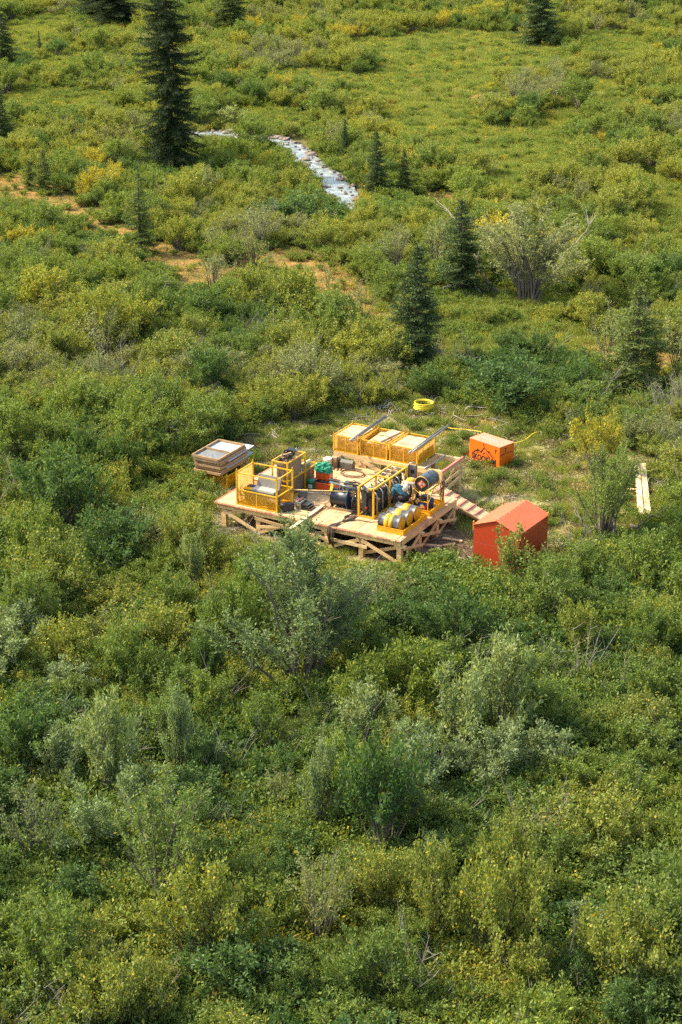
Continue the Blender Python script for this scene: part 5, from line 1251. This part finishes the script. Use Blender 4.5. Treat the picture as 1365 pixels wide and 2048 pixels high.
def drum(label, u, v, z, axis_rot, band, endmat, group=None, r=.29, L=.88, main='drum_black', spin=0):
    o = camp('steel_drum', label, 'drum', u, v, z, axis_rot, group)
    pr = [(0, -L / 2 + .012), (r * .95, -L / 2 + .012), (r, -L / 2), (r * 1.02, -L / 2 + .012), (r * .995, -L / 2 + .03)]
    for q in (-.16, .16): pr += [(r, L * q - .02), (r * 1.03, L * q), (r, L * q + .02)]
    pr += [(r * .995, L / 2 - .03), (r * 1.02, L / 2 - .012), (r, L / 2)]
    MB().lathe((0, 0, r), pr, 30, 'X', cap=False).build('shell', main, o)
    MB().lathe((0, 0, r), [(0, L / 2 - .02), (r * .96, L / 2 - .019), (r * .965, L / 2 - .004)], 30, 'X').build('drum_end', endmat, o)
    if band:
        for a, b_ in band: MB().lathe((0, 0, r), [(r * 1.004, a), (r * 1.036, a + .004), (r * 1.036, b_ - .004), (r * 1.004, b_)], 30, 'X', cap=False).build('painted_band', 'yellow_tray', o)
    MB().lathe((L / 2 - .012, .08, r + .12), [(.03, -.01), (.03, .01)], 10, 'X').build('bung', 'galv_sheet', o)
    MB().box((L / 2 - .006, -.06, r - .06), (.004, .05, .09), rotmat(.4)).build('sticker', 'galv_sheet', o)
    return o
gD = 'striped fuel drums in the near drip tray'
for k, (lab, z_) in enumerate((('front fuel drum of three, black with a wide yellow band, in the tray', 0), ('middle fuel drum of three, black with a yellow band, in the tray', .0), ('rear fuel drum of three, with scuffed orange-yellow band, in the tray', .0))):
    drum(lab, 7.42 + .02 * k, .84 + k * .61, 1.03, math.radians((0, 2, -1)[k]), [(-.19, -.0), (.012, .15)] if k == 0 else [(-.14, .13)], 'yellow_tray', gD)
    if k == 0: pass
st_ = camp('drum_stand', 'yellow angle-iron stand holding the raised black drum', 'stand', 7.22, 3.0, 1.01)
Ws, Ds, Hs = .64, 1.12, .86
for x in (0, Ws):
    for y in (0, Ds): MB().box((x, y, Hs / 2), (.035, .035, Hs)).build('leg', 'yellow_paint', st_)
    MB().bar((x, -.02, Hs), (x, Ds + .02, Hs), .04).build('rail', 'yellow_paint', st_); MB().bar((x, .02, .35), (x, Ds * .5, Hs), .022).build('brace', 'yellow_paint', st_); MB().bar((x, Ds * .5, Hs), (x, Ds - .02, .3), .022).build('brace', 'yellow_paint', st_)
for y in (0, Ds):
    MB().tube([(Ws / 2 + .305 * math.cos(t), y, Hs + .2 + .305 * math.sin(t)) for t in np.linspace(math.radians(205), math.radians(335), 12)], .018, 5).build('saddle', 'yellow_paint', st_); MB().bar((0, y, .42), (Ws, y, .42), .03).build('rail', 'yellow_paint', st_)
dr = camp('steel_drum', 'raised black drum with an orange diamond placard on its end', 'drum', 7.54, 3.55, 1.80, math.radians(-90))
r, L = .30, .90
MB().lathe((0, 0, r), [(0, -L / 2), (r, -L / 2), (r * 1.02, -L / 2 + .012)] + sum([[(r, L * q - .02), (r * 1.035, L * q), (r, L * q + .02)] for q in (-.16, .16)], []) + [(r * 1.02, L / 2 - .012), (r, L / 2)], 34, 'X', cap=False).build('shell', 'drum_bluegrey', dr)
MB().lathe((0, 0, r), [(0, L / 2 - .012), (r * .97, L / 2 - .011), (r * .975, L / 2 + .002)], 34, 'X').build('drum_end', 'drum_end_black', dr)
for x in (L / 2 + .004, -L / 2): MB().lathe((x, 0, r), [(r * 1.0, -.015), (r * 1.045, -.012), (r * 1.045, .012), (r * 1.0, .015)], 34, 'X', cap=False).build('rim', 'yellow_paint', dr)
s = .185; MB().add([(L / 2 + .004, -s, r), (L / 2 + .004, 0, r - s), (L / 2 + .004, s, r), (L / 2 + .004, 0, r + s)], [(0, 1, 2, 3)]).build('placard', 'placard_orange', dr)
MB().box((L / 2 + .0065, 0, r), (.003, .21, .085)).build('number_panel', 'placard_white', dr)
FR = (math.pi / 2, 0, math.pi / 2)
for t_, z_, sz_, mt_ in (('1202', r - .032, .092, 'ink_black'), ('3', r - .145, .07, 'placard_white')):
    obj('lettering', textmesh(t_, sz_, mt_, bold=.002), dr, (L / 2 + .009, 0, z_), FR)
MB().add([(L / 2 + .006, x * .035, r + .085 + z * .05) for x, z in ((-.7, 0), (.7, 0), (.9, .6), (.3, .5), (.1, 1.3), (-.4, .6), (-.9, .8))], [tuple(range(7))]).build('flame_symbol', 'placard_white', dr)
MB().tube([(L / 2 + .02, .02, r + .19), (L / 2 + .02, .02, r - .3)], .006, 5).build('sight_wire', 'ink_black', dr)
MB().lathe((-.1, 0, 2 * r), [(.024, -.01), (.024, .02)], 10).build('bung', 'dark_metal', dr)
MB().tube([(L / 2 + .03, .0, .02), (L / 2 + .03, .02, -.2), (L / 2 - .1, .1, -.45), (L / 2 - .25, .1, -.6)], .02, 6).build('outlet_hose', 'hose_brown', dr)
bp = camp('blue_pump', 'dark blue water pump with hoses in the far drip tray', 'pump', 7.45, 3.25, 1.03)
MB().lathe((.15, -.1, .17), [(.05, -.2), (.16, -.18), (.17, .1), (.12, .14), (.04, .2)], 16, 'X').build('motor', 'blue_paint', bp); MB().box((-.2, .1, .15), (.28, .26, .26)).build('engine_block', 'machine', bp, .02)
MB().lathe((.22, .3, .0), [(.16, 0), (.165, .34), (.12, .36)], 18).build('pail', 'blue_paint', bp); MB().lathe((-.02, .42, .0), [(.17, 0), (.17, .38), (.14, .4)], 18).build('pail', 'drum_bluegrey', bp)
MB().lathe((-.08, -.12, .32), [(.09, -.05), (.09, .05)], 14, 'Y').build('pulley', 'timber_beam', bp); MB().lathe((.18, -.3, .22), [(.07, -.04), (.07, .04)], 14, 'Y').build('pulley', 'timber_beam', bp)
MB().tube([(.33, -.36, .02), (.33, -.36, .25)], .045, 8).build('red_bottle', 'red_valve', bp)
for k in range(9): MB().tube([(rr.uniform(-.4, .4), rr.uniform(-.4, .4), rr.uniform(.1, .35)), (rr.uniform(-.3, .3), rr.uniform(-.3, .3), rr.uniform(.35, .5)), (rr.uniform(-.45, .45), rr.uniform(-.4, .5), rr.uniform(.05, .3))], .016, 6).build('hose', rr.choice(('hose_black', 'hose_black', 'steel', 'drum_bluegrey')), bp)
wh = camp('wire_harness', 'tangle of brown hoses and wires at the back leg of the drum stand', 'hoses', 7.9, 4.2, 1.01)
for k in range(9): MB().tube([(rr.gauss(0, .05), rr.gauss(0, .05), .02), (rr.gauss(0, .06), rr.gauss(0, .06), .4), (rr.gauss(0, .07), rr.gauss(0, .05), .75), (rr.gauss(0, .06), rr.gauss(0, .05), .95)], .013, 5).build('hose', rr.choice(('hose_brown', 'hose_brown', 'hose_black', 'steel')), wh)

# ------------------------------------------------------------------ ramp
rp = camp('timber_ramp', 'timber ramp with pink cleats running down from the rear of the pad', 'ramp', 0, 0, 0)
ra, rb = Vector((7.0, 5.42, 1.03)), Vector((9.75, 5.42, .02)); d = (rb - ra)
for k in range(4): MB().bar(ra + Vector((0, -.29 + .195 * k, 0)), rb + Vector((rr.gauss(0, .02), -.29 + .195 * k, 0)), .187, .05).build('plank', 'timber_new', rp)
for k in range(8):
    p = ra + d * (.06 + .125 * k) + Vector((0, 0, .05)); MB().bar(p + Vector((rr.gauss(0, .01), -.36, 0)), p + Vector((rr.gauss(0, .01), .36, 0)), .085, .045).build('cleat', 'pink_spray', rp)
for y in (-.3, .3): MB().bar(ra + Vector((0, y, -.075)), rb + Vector((-.25, y, -.01)), .05, .1).build('stringer', 'timber_beam', rp)

# ------------------------------------------------------------------ red hut
hut = camp('plywood_hut', 'small red plywood hut with a low gable roof, on the right of the pad', 'hut', 10.74, 1.06, 0, math.radians(-3.5))
Wh, Dh, He, Hr = 1.88, 2.36, 1.80, 2.15
def wall(nm, pts, par, mat='red_paint', th=.02):
    pts = [Vector(p) for p in pts]; n = (pts[1] - pts[0]).cross(pts[2] - pts[0]).normalized() * th; k = len(pts)
    return MB().add(pts + [p - n for p in pts], [tuple(range(k)), tuple(reversed(range(k, 2 * k)))] + [(i, i + k, (i + 1) % k + k, (i + 1) % k) for i in range(k)]).build(nm, mat, par)
m1 = 1.12
for y in (0, Dh):
    a = [(0, y, -.1), (Wh, y, -.1), (Wh, y, m1), (0, y, m1)]; b_ = [(0, y, m1 + .008), (Wh, y, m1 + .008), (Wh, y, He), (Wh / 2, y, Hr), (0, y, He)]
    if y: a.reverse(); b_.reverse()
    wall('plywood_panel', a, hut); wall('plywood_panel', b_, hut)
for x in (0, Wh):
    a = [(x, .02, -.1), (x, Dh - .02, -.1), (x, Dh - .02, m1), (x, .02, m1)]; b_ = [(x, .02, m1 + .008), (x, Dh - .02, m1 + .008), (x, Dh - .02, He - .003), (x, .02, He - .003)]
    if not x: a.reverse(); b_.reverse()
    wall('plywood_panel', a, hut); wall('plywood_panel', b_, hut)
MB().box((Wh / 2, .03, m1 + .004), (Wh - .02, .05, .02)).build('seam_strip', 'galv_sheet', hut); MB().box((Wh - .03, Dh / 2, m1 + .004), (.05, Dh - .06, .02)).build('seam_strip', 'galv_sheet', hut)
for x0, x1, z0, z1 in ((-.035, Wh / 2 - .002, He - .012, Hr + .004), (Wh / 2 + .002, Wh + .035, Hr + .004, He - .012)):
    a = Vector((x0, -.04, z0)); b = Vector((x1, -.04, z1)); up = Vector((0, 0, .022)); dd = Vector((0, Dh + .08, 0))
    MB().add([a, b, b + dd, a + dd, a + up, b + up, b + dd + up, a + dd + up], [(3, 2, 1, 0), (4, 5, 6, 7), (0, 1, 5, 4), (1, 2, 6, 5), (2, 3, 7, 6), (3, 0, 4, 7)]).build('roof_panel', 'red_roof_sheen', hut)
    n = 5
    for k in range(n):
        for yy in (0.0, Dh):
            p = a.lerp(b, (k + .5) / n); MB().lathe((p.x, yy, p.z + .024), [(.012, 0), (.012, .005)], 6).build('screw', 'white_plastic', hut)
for k in range(6): MB().box((Wh + .004, .2 + k * .38, He - .07), (.006, .02, .02)).build('screw', 'white_plastic', hut)
for k in range(6): MB().box((Wh / 2 + .03, .15 + k * .4, Hr + .02), (.02, .02, .006)).build('screw', 'white_plastic', hut)
for x, y in ((-.03, .05), (Wh + .03, Dh - .05), (-.02, Dh - .05), (Wh + .03, .06)):
    MB().box((x, y, He - .07), (.022, .09, .32)).build('lifting_bracket', 'yellow_paint', hut); MB().lathe((x, y, He + .09), [(.022, -.011), (.05, -.011), (.05, .011), (.022, .011)], 12, 'X', cap=False).build('lifting_eye', 'yellow_paint', hut)
    MB().box((x, y, .25), (.022, .06, .34)).build('foot_bracket', 'yellow_paint', hut)

# ------------------------------------------------------------------ orange crate
c0, c1, c2 = G(940, 876.5, .93), G(1000, 896, .93), G(1027, 885, .93)
Wk = (c1 - c0).length; Dk = (c2 - c1).length; rk = math.atan2(c1.y - c0.y, c1.x - c0.x)
ck = thing('shipping_crate', 'orange plywood crate with a black mountain emblem and the number 7, on the grass', 'crate', (c0.x, c0.y, 0), rk)
Hk = .93
MB().box((Wk / 2, .009, Hk / 2), (Wk, .018, Hk)).build('front_panel', 'orange_paint', ck); MB().box((Wk / 2, Dk, Hk / 2), (Wk, .018, Hk)).build('rear_panel', 'orange_paint', ck)
for x in (.009, Wk - .009):
    MB().box((x, Dk / 2 + .003, Hk * .31 - .002), (.018, Dk - .03, Hk * .62 - .006)).build('end_panel', 'orange_paint', ck); MB().box((x, Dk / 2 + .003, Hk * .815), (.018, Dk - .03, Hk * .37)).build('end_panel', 'orange_paint', ck)
MB().box((Wk / 2, Dk / 2 + .004, Hk + .012), (Wk + .01, Dk + .02, .02)).build('lid', 'crate_top_sheen', ck)
MB().tube([(Wk + .012, .0, Hk * .60), (Wk + .012, Dk * .5, Hk * .635), (Wk + .012, Dk, Hk * .62)], .010, 5).build('strap', 'black_paint', ck)
MB().box((Wk * .47, -.006, Hk - .08), (.02, .012, .13)).build('latch', 'dark_metal', ck)
FX = (math.pi / 2, 0, 0); y_ = -.004
tm = textmesh('SKOOKUM', .30, 'ink_black', bold=.012, xs=.80); bb = max(v.co.x for v in tm.vertices) * 2
o = obj('lettering', tm, ck, (Wk * .49, y_, .10), FX); sc = Wk * .80 / bb; o.scale = (sc, 1.15, 1)
def flat(pts, nm='emblem', mat='ink_black', y=y_): return MB().add([(x * Wk, y, z) for x, z in pts] + [(x * Wk, y + .003, z) for x, z in pts], [tuple(range(len(pts))), tuple(reversed(range(len(pts), 2 * len(pts))))] + [(i, (i + 1) % len(pts), (i + 1) % len(pts) + len(pts), i + len(pts)) for i in range(len(pts))]).build(nm, mat, ck)
for pts in ([(.10, .34), (.17, .46), (.24, .52), (.28, .60), (.31, .56), (.34, .50), (.28, .47), (.20, .43), (.17, .37)], [(.19, .37), (.27, .43), (.33, .45), (.30, .40), (.25, .40)],
            [(.36, .50), (.44, .63), (.49, .76), (.52, .72), (.47, .62), (.44, .55), (.41, .44)], [(.44, .40), (.50, .50), (.53, .53), (.50, .44), (.47, .39)], [(.52, .72), (.60, .62), (.66, .58), (.63, .56), (.57, .60), (.50, .74)],
            [(.53, .55), (.58, .50), (.70, .34), (.66, .35), (.56, .49)], [(.62, .60), (.67, .64), (.66, .56), (.74, .46), (.80, .38), (.77, .37), (.66, .50), (.61, .55)], [(.67, .64), (.75, .55), (.86, .40), (.835, .40), (.74, .53), (.68, .60)], [(.33, .55), (.38, .44), (.42, .40), (.39, .40), (.34, .47), (.31, .56)]):
    flat(pts)
obj('lettering', textmesh('7', .24, 'ink_black', bold=.010), ck, (Wk * .865, y_, .62), FX)
obj('lettering', textmesh('7', .24, 'ink_black', bold=.006), ck, (Wk + .004, Dk * .42, .66), (math.pi / 2, 0, math.pi / 2))
o = obj('lettering', textmesh('SKOOKUM', .27, 'ink_faded', bold=.008), ck, (Wk * .52, Dk * .40, Hk + .0245), (0, 0, 0)); o.scale = (Wk * .72 / bb * .8, 1, 1)

# ------------------------------------------------------------------ yellow hose, stacked boards
hc = G(848, 826, 0); u0, v0 = UVof(hc)
coil('hose_coil', 'coil of bright yellow hose lying on the grass at the back of the clearing', u0, v0, .22, .44, 9, .028, 'hose_yellow', 1.0, 'hose', jit=.05)
hl = thing('hose_line', 'yellow hose snaking over the grass behind the orange crate', 'hose', G(900, 856))
def path(px_pts, z0=.12):
    base = G(900, 856); W = [G(a, b, z0) - base for a, b in px_pts]; out = []
    for i in range(len(W) - 1):
        p0, p1, p2, p3 = W[max(0, i - 1)], W[i], W[i + 1], W[min(len(W) - 1, i + 2)]
        for k in range(6):
            f = k / 6; out.append(.5 * ((2 * p1) + (-p0 + p2) * f + (2 * p0 - 5 * p1 + 4 * p2 - p3) * f * f + (-p0 + 3 * p1 - 3 * p2 + p3) * f ** 3))
    return out + [W[-1]]
MB().tube(path([(880, 850), (905, 857), (940, 860), (975, 868), (1000, 884), (1030, 886), (1050, 880), (1066, 868), (1080, 864), (1108, 867)], .2), .022, 6).build('hose', 'hose_yellow', hl)
pb = [G(1281, 925, .3), G(1290, 1026, .3)]
bs = thing('board_stack', 'long pale boards stacked on cross bearers at the right of the clearing', 'lumber', ((pb[0] + pb[1]) / 2)[:2] + (0,), math.atan2(pb[0].y - pb[1].y, pb[0].x - pb[1].x) - math.pi / 2)
Lb = (pb[0] - pb[1]).length
for k in range(3):
    for i, x in enumerate((-.115, .125)):
        MB().box((x + rr.gauss(0, .012), rr.gauss(0, .08), .12 + k * .055), (.22, Lb, .05), rotmat(0, 0, rr.gauss(0, .006))).build('board', 'timber_pale', bs)
for y, L_, x_ in ((Lb * .05, 1.8, 0), (-Lb * .42, 1.5, -.25)): MB().box((x_, y, .045), (L_, .12, .09)).build('bearer', 'timber_new', bs)
MB().box((.15, -Lb * .52, .06), (.4, .3, .12)).build('bearer', 'yellow_paint', bs)
for k, (u, v, r_, l_) in enumerate(((8.4, 2.2, .3, .9), (8.7, 1.9, 1.2, .5), (8.9, 3.1, .1, .8), (.9, .6, .4, .7), (9.0, 2.6, .9, .5))):
    tag(MB().box((0, 0, 0), (l_, .12, .05)).build('timber_offcut', 'timber_new'), ('offcut board under the right side of the pad, longest of the four', 'short offcut lying at an angle by the right side of the pad', 'offcut board near the rear right post of the pad', 'offcut board on the ground under the left end of the pad', 'small offcut lying on brown soil right of the pad')[k], 'offcut')
    o = bpy.data.objects['timber_offcut'] if k == 0 else bpy.data.objects['timber_offcut.%03d' % k]; p = P(u, v, .06); o.location = p; o.rotation_euler = (0, 0, UA + r_)

# ------------------------------------------------------------------ people
def skinmesh(name, joints, bones, mats, matf, root, sub=2):
    me = bpy.data.meshes.new(name); me.from_pydata([j[0] for j in joints], bones, []); o = bpy.data.objects.new(name, me); COL.objects.link(o)
    o.modifiers.new('s', 'SKIN'); sv = me.skin_vertices[0].data
    for i, j in enumerate(joints): r = j[1]; sv[i].radius = (r, r) if isinstance(r, (int, float)) else r; sv[i].use_root = (i == root)
    s_ = o.modifiers.new('d', 'SUBSURF'); s_.levels = sub; s_.render_levels = sub
    dg = bpy.context.evaluated_depsgraph_get(); m2 = bpy.data.meshes.new_from_object(o.evaluated_get(dg)); bpy.data.objects.remove(o)
    m2.name = name; m2.materials.clear()
    for m in mats: m2.materials.append(M(m))
    m2.polygons.foreach_set('use_smooth', [True] * len(m2.polygons))
    for p in m2.polygons: p.material_index = matf(p.center)
    return m2
def nearest_mat(joints, bones, bmats):
    J = [Vector(j[0]) for j in joints]
    def f(c):
        best = 9; bi = 0
        for k, (a, b) in enumerate(bones):
            d = J[b] - J[a]; t = max(0, min(1, (c - J[a]).dot(d) / max(d.length_squared, 1e-6))); q = (c - J[a] - d * t).length
            if q < best: best = q; bi = bmats[k]
        return bi
    return f
def hand(parent, wrist, dirv, pal=(0, 0, -1)):
    dirv = Vector(dirv).normalized(); pal = Vector(pal); sd = dirv.cross(pal).normalized(); pal = sd.cross(dirv).normalized(); w0 = Vector(wrist); J = [(w0, .026), (w0 + dirv * .05, (.042, .022))]; B = [(0, 1)]
    for k, (off, ln) in enumerate(((-.032, .068), (-.011, .078), (.011, .074), (.032, .058))):
        i = len(J); b0 = w0 + dirv * .085 + sd * off; J += [(b0, .011), (b0 + dirv * ln * .5 + pal * .012, .009), (b0 + dirv * ln * .8 + pal * .04, .0075)]; B += [(1, i), (i, i + 1), (i + 1, i + 2)]
    i = len(J); b0 = w0 + dirv * .04 - sd * .042; J += [(b0, .012), (b0 + dirv * .035 - sd * .02 + pal * .015, .009)]; B += [(1, i), (i, i + 1)]
    return obj('hand', skinmesh('hand', J, B, ['skin'], lambda c: 0, 0, 1), parent)
def head(parent, c, fwd, up, skin='skin', hair='ink_black'):
    c = Vector(c); f = Vector(fwd).normalized(); u_ = Vector(up); s_ = f.cross(u_).normalized(); u_ = s_.cross(f).normalized()
    rot = Matrix((s_, f, u_)).transposed()
    bm = bmesh.new(); bmesh.ops.create_icosphere(bm, subdivisions=4, radius=1)
    for v in bm.verts:
        p = v.co.copy(); x, y, z = p.x * .076, p.y * .095, p.z * .115
        if z < 0: x *= 1 + z * 2.2; y *= 1 + z * .6
        if p.y > .75 and -.25 < p.z < .15 and abs(p.x) < .22: y += .022 * (1 - abs(p.x) / .22)
        if p.y > .6 and .08 < p.z < .3 and .2 < abs(p.x) < .5: y -= .008
        if p.y > .7 and -.55 < p.z < -.42 and abs(p.x) < .35: y += .006
        if abs(p.x) > .93 and abs(p.z) < .28 and abs(p.y) < .3: x *= 1.18
        v.co = rot @ Vector((x, y, z)) + c
    me = bpy.data.meshes.new('head'); bm.to_mesh(me); bm.free(); me.materials.append(M(skin)); me.polygons.foreach_set('use_smooth', [True] * len(me.polygons)); h = obj('head', me, parent)
    for sx_ in (-1, 1):
        e = MB(); e.lathe(c + rot @ Vector((sx_ * .032, .083, .015)), [(.0, -.008), (.009, -.004), (.009, .004), (0, .008)], 8); e.build('eye', 'ink_black', h)
    b = MB(); vs_ = []
    bm = bmesh.new(); bmesh.ops.create_icosphere(bm, subdivisions=3, radius=1)
    for v in bm.verts:
        p = v.co; q = Vector((p.x * .083, p.y * .102 - .008, p.z * .122 + .004))
        if p.z < -.1 or (p.y > .35 and p.z < .55): q *= .8
        v.co = rot @ q + c
    me = bpy.data.meshes.new('hair'); bm.to_mesh(me); bm.free(); me.materials.append(M(hair)); me.polygons.foreach_set('use_smooth', [True] * len(me.polygons)); obj('hair', me, h)
    return h, rot

# worker kneeling in a teal shirt, bent over towards the power pack (local axes u, v, z)
pa = camp('person', 'crouching worker in a teal shirt and dark trousers bending towards the power pack', 'person', 6.72, 2.95, 1.0, math.radians(-8))
pel = Vector((.20, 0, .52))
J = [(pel, (.17, .15)), (pel + Vector((-.16, .0, .17)), (.165, .14)), (Vector((-.16, 0, .82)), (.19, .15)), (Vector((-.30, 0, .86)), (.10, .09)), (Vector((-.36, 0, .865)), .055),
     (Vector((-.22, -.19, .82)), .085), (Vector((-.24, -.27, .56)), .062), (Vector((-.33, -.22, .34)), .042),
     (Vector((-.22, .19, .82)), .085), (Vector((-.34, .25, .60)), .062), (Vector((-.48, .18, .44)), .042),
     (pel + Vector((.0, -.11, -.02)), .13), (Vector((-.20, -.20, .42)), .095), (Vector((.10, -.19, .10)), .065), (Vector((.02, -.19, .055)), .05), (Vector((-.12, -.19, .045)), .045),
     (pel + Vector((.0, .11, -.02)), .13), (Vector((-.15, .20, .12)), .095), (Vector((.22, .19, .10)), .06), (Vector((.30, .19, .09)), .048), (Vector((.32, .19, .02)), .042)]
Bn = [(0, 1), (1, 2), (2, 3), (3, 4), (2, 5), (5, 6), (6, 7), (2, 8), (8, 9), (9, 10), (0, 11), (11, 12), (12, 13), (13, 14), (14, 15), (0, 16), (16, 17), (17, 18), (18, 19), (19, 20)]
bmt = [0, 0, 0, 2, 0, 0, 2, 0, 0, 2, 1, 1, 1, 3, 3, 1, 1, 1, 3, 3]
obj('body', skinmesh('body', J, Bn, ['teal_shirt', 'trousers', 'skin', 'ink_black'], nearest_mat(J, Bn, bmt), 0), pa)
hand(pa, (-.33, -.22, .34), (-.5, .1, -.6), (-1, 0, 0)); hand(pa, (-.48, .18, .44), (-.8, -.2, -.3), (0, 0, -1))
hd, rot = head(pa, (-.45, 0, .87), (-.75, -.05, -.62), (-.55, 0, .8))
bm = bmesh.new(); bmesh.ops.create_icosphere(bm, subdivisions=3, radius=1)
for v in bm.verts:
    p = v.co; q = Vector((p.x * .09, p.y * .108, max(p.z, .05) * .12 + .02))
    if p.y > .5 and p.z < .2: q.y += .06
    v.co = rot @ q + Vector((-.45, 0, .87))
me = bpy.data.meshes.new('cap'); bm.to_mesh(me); bm.free(); me.materials.append(M('ink_black')); obj('cap', me, pa)

# worker with white hard hat, bent forward, arm reaching down to the rear drum
pbn = camp('person', 'worker in white hard hat and orange vest bending down to the rear fuel drum', 'person', 7.0, 3.52, 1.0, math.radians(0))
J = [(Vector((0, .12, .86)), (.16, .14)), (Vector((-.02, -.08, 1.0)), (.165, .135)), (Vector((-.04, -.32, 1.04)), (.19, .14)), (Vector((-.05, -.46, 1.0)), .075), (Vector((-.05, -.52, .97)), .055),
     (Vector((.15, -.36, 1.0)), .085), (Vector((.21, -.42, .74)), .062), (Vector((.17, -.50, .52)), .042),
     (Vector((-.23, -.36, 1.0)), .085), (Vector((-.30, -.34, .74)), .062), (Vector((-.26, -.50, .56)), .042),
     (Vector((.11, .12, .80)), .12), (Vector((.13, -.02, .46)), .085), (Vector((.14, .10, .10)), .062), (Vector((.14, .05, .05)), .05), (Vector((.14, -.10, .045)), .045),
     (Vector((-.11, .12, .80)), .12), (Vector((-.13, -.02, .46)), .085), (Vector((-.14, .10, .10)), .062), (Vector((-.14, .05, .05)), .05), (Vector((-.14, -.10, .045)), .045)]
bmt = [0, 0, 2, 2, 0, 0, 2, 0, 0, 2, 1, 1, 1, 3, 3, 1, 1, 1, 3, 3]
obj('body', skinmesh('body', J, Bn, ['grey_sleeve', 'jeans', 'skin', 'ink_black'], nearest_mat(J, Bn, bmt), 0), pbn)
hand(pbn, (.17, -.50, .52), (0, -.5, -.8), (0, 1, -.3)); hand(pbn, (-.26, -.50, .56), (0, -.6, -.7), (0, 1, -.3))
J2 = [(Vector((0, .02, .94)), (.175, .155)), (Vector((-.03, -.12, 1.03)), (.185, .155)), (Vector((-.04, -.28, 1.055)), (.205, .155)), (Vector((-.04, -.36, 1.045)), (.15, .12))]
obj('vest', skinmesh('vest', J2, [(0, 1), (1, 2), (2, 3)], ['hivis', 'galv_sheet'], lambda c: 1 if -.14 < c.y < -.07 else 0, 0), pbn)
hd, rot = head(pbn, (-.05, -.61, .92), (0, -.55, -.83), (0, -.75, .55))
hc_ = Vector((-.05, -.61, .92))
bm = bmesh.new(); bmesh.ops.create_icosphere(bm, subdivisions=4, radius=1)
for v in bm.verts:
    p = v.co; q = Vector((p.x * .118, p.y * .142, max(p.z, 0) * .135 + .03)); 
    if abs(p.x) < .16 and p.z > .3: q.z += .010
    if p.z < .12: q.x *= 1.10; q.y *= 1.12 if p.y < .3 else 1.3
    v.co = rot @ q + hc_
me = bpy.data.meshes.new('hard_hat'); bm.to_mesh(me); bm.free(); me.materials.append(M('hat_white')); me.polygons.foreach_set('use_smooth', [True] * len(me.polygons)); hh_ = obj('hard_hat', me, pbn)
for a in (-.05, .05): b = MB(); b.box(hc_ + rot @ Vector((a, .03, .165)), (.035, .07, .012), rot); b.build('sticker', 'lime' if a < 0 else 'ink_black', hh_)
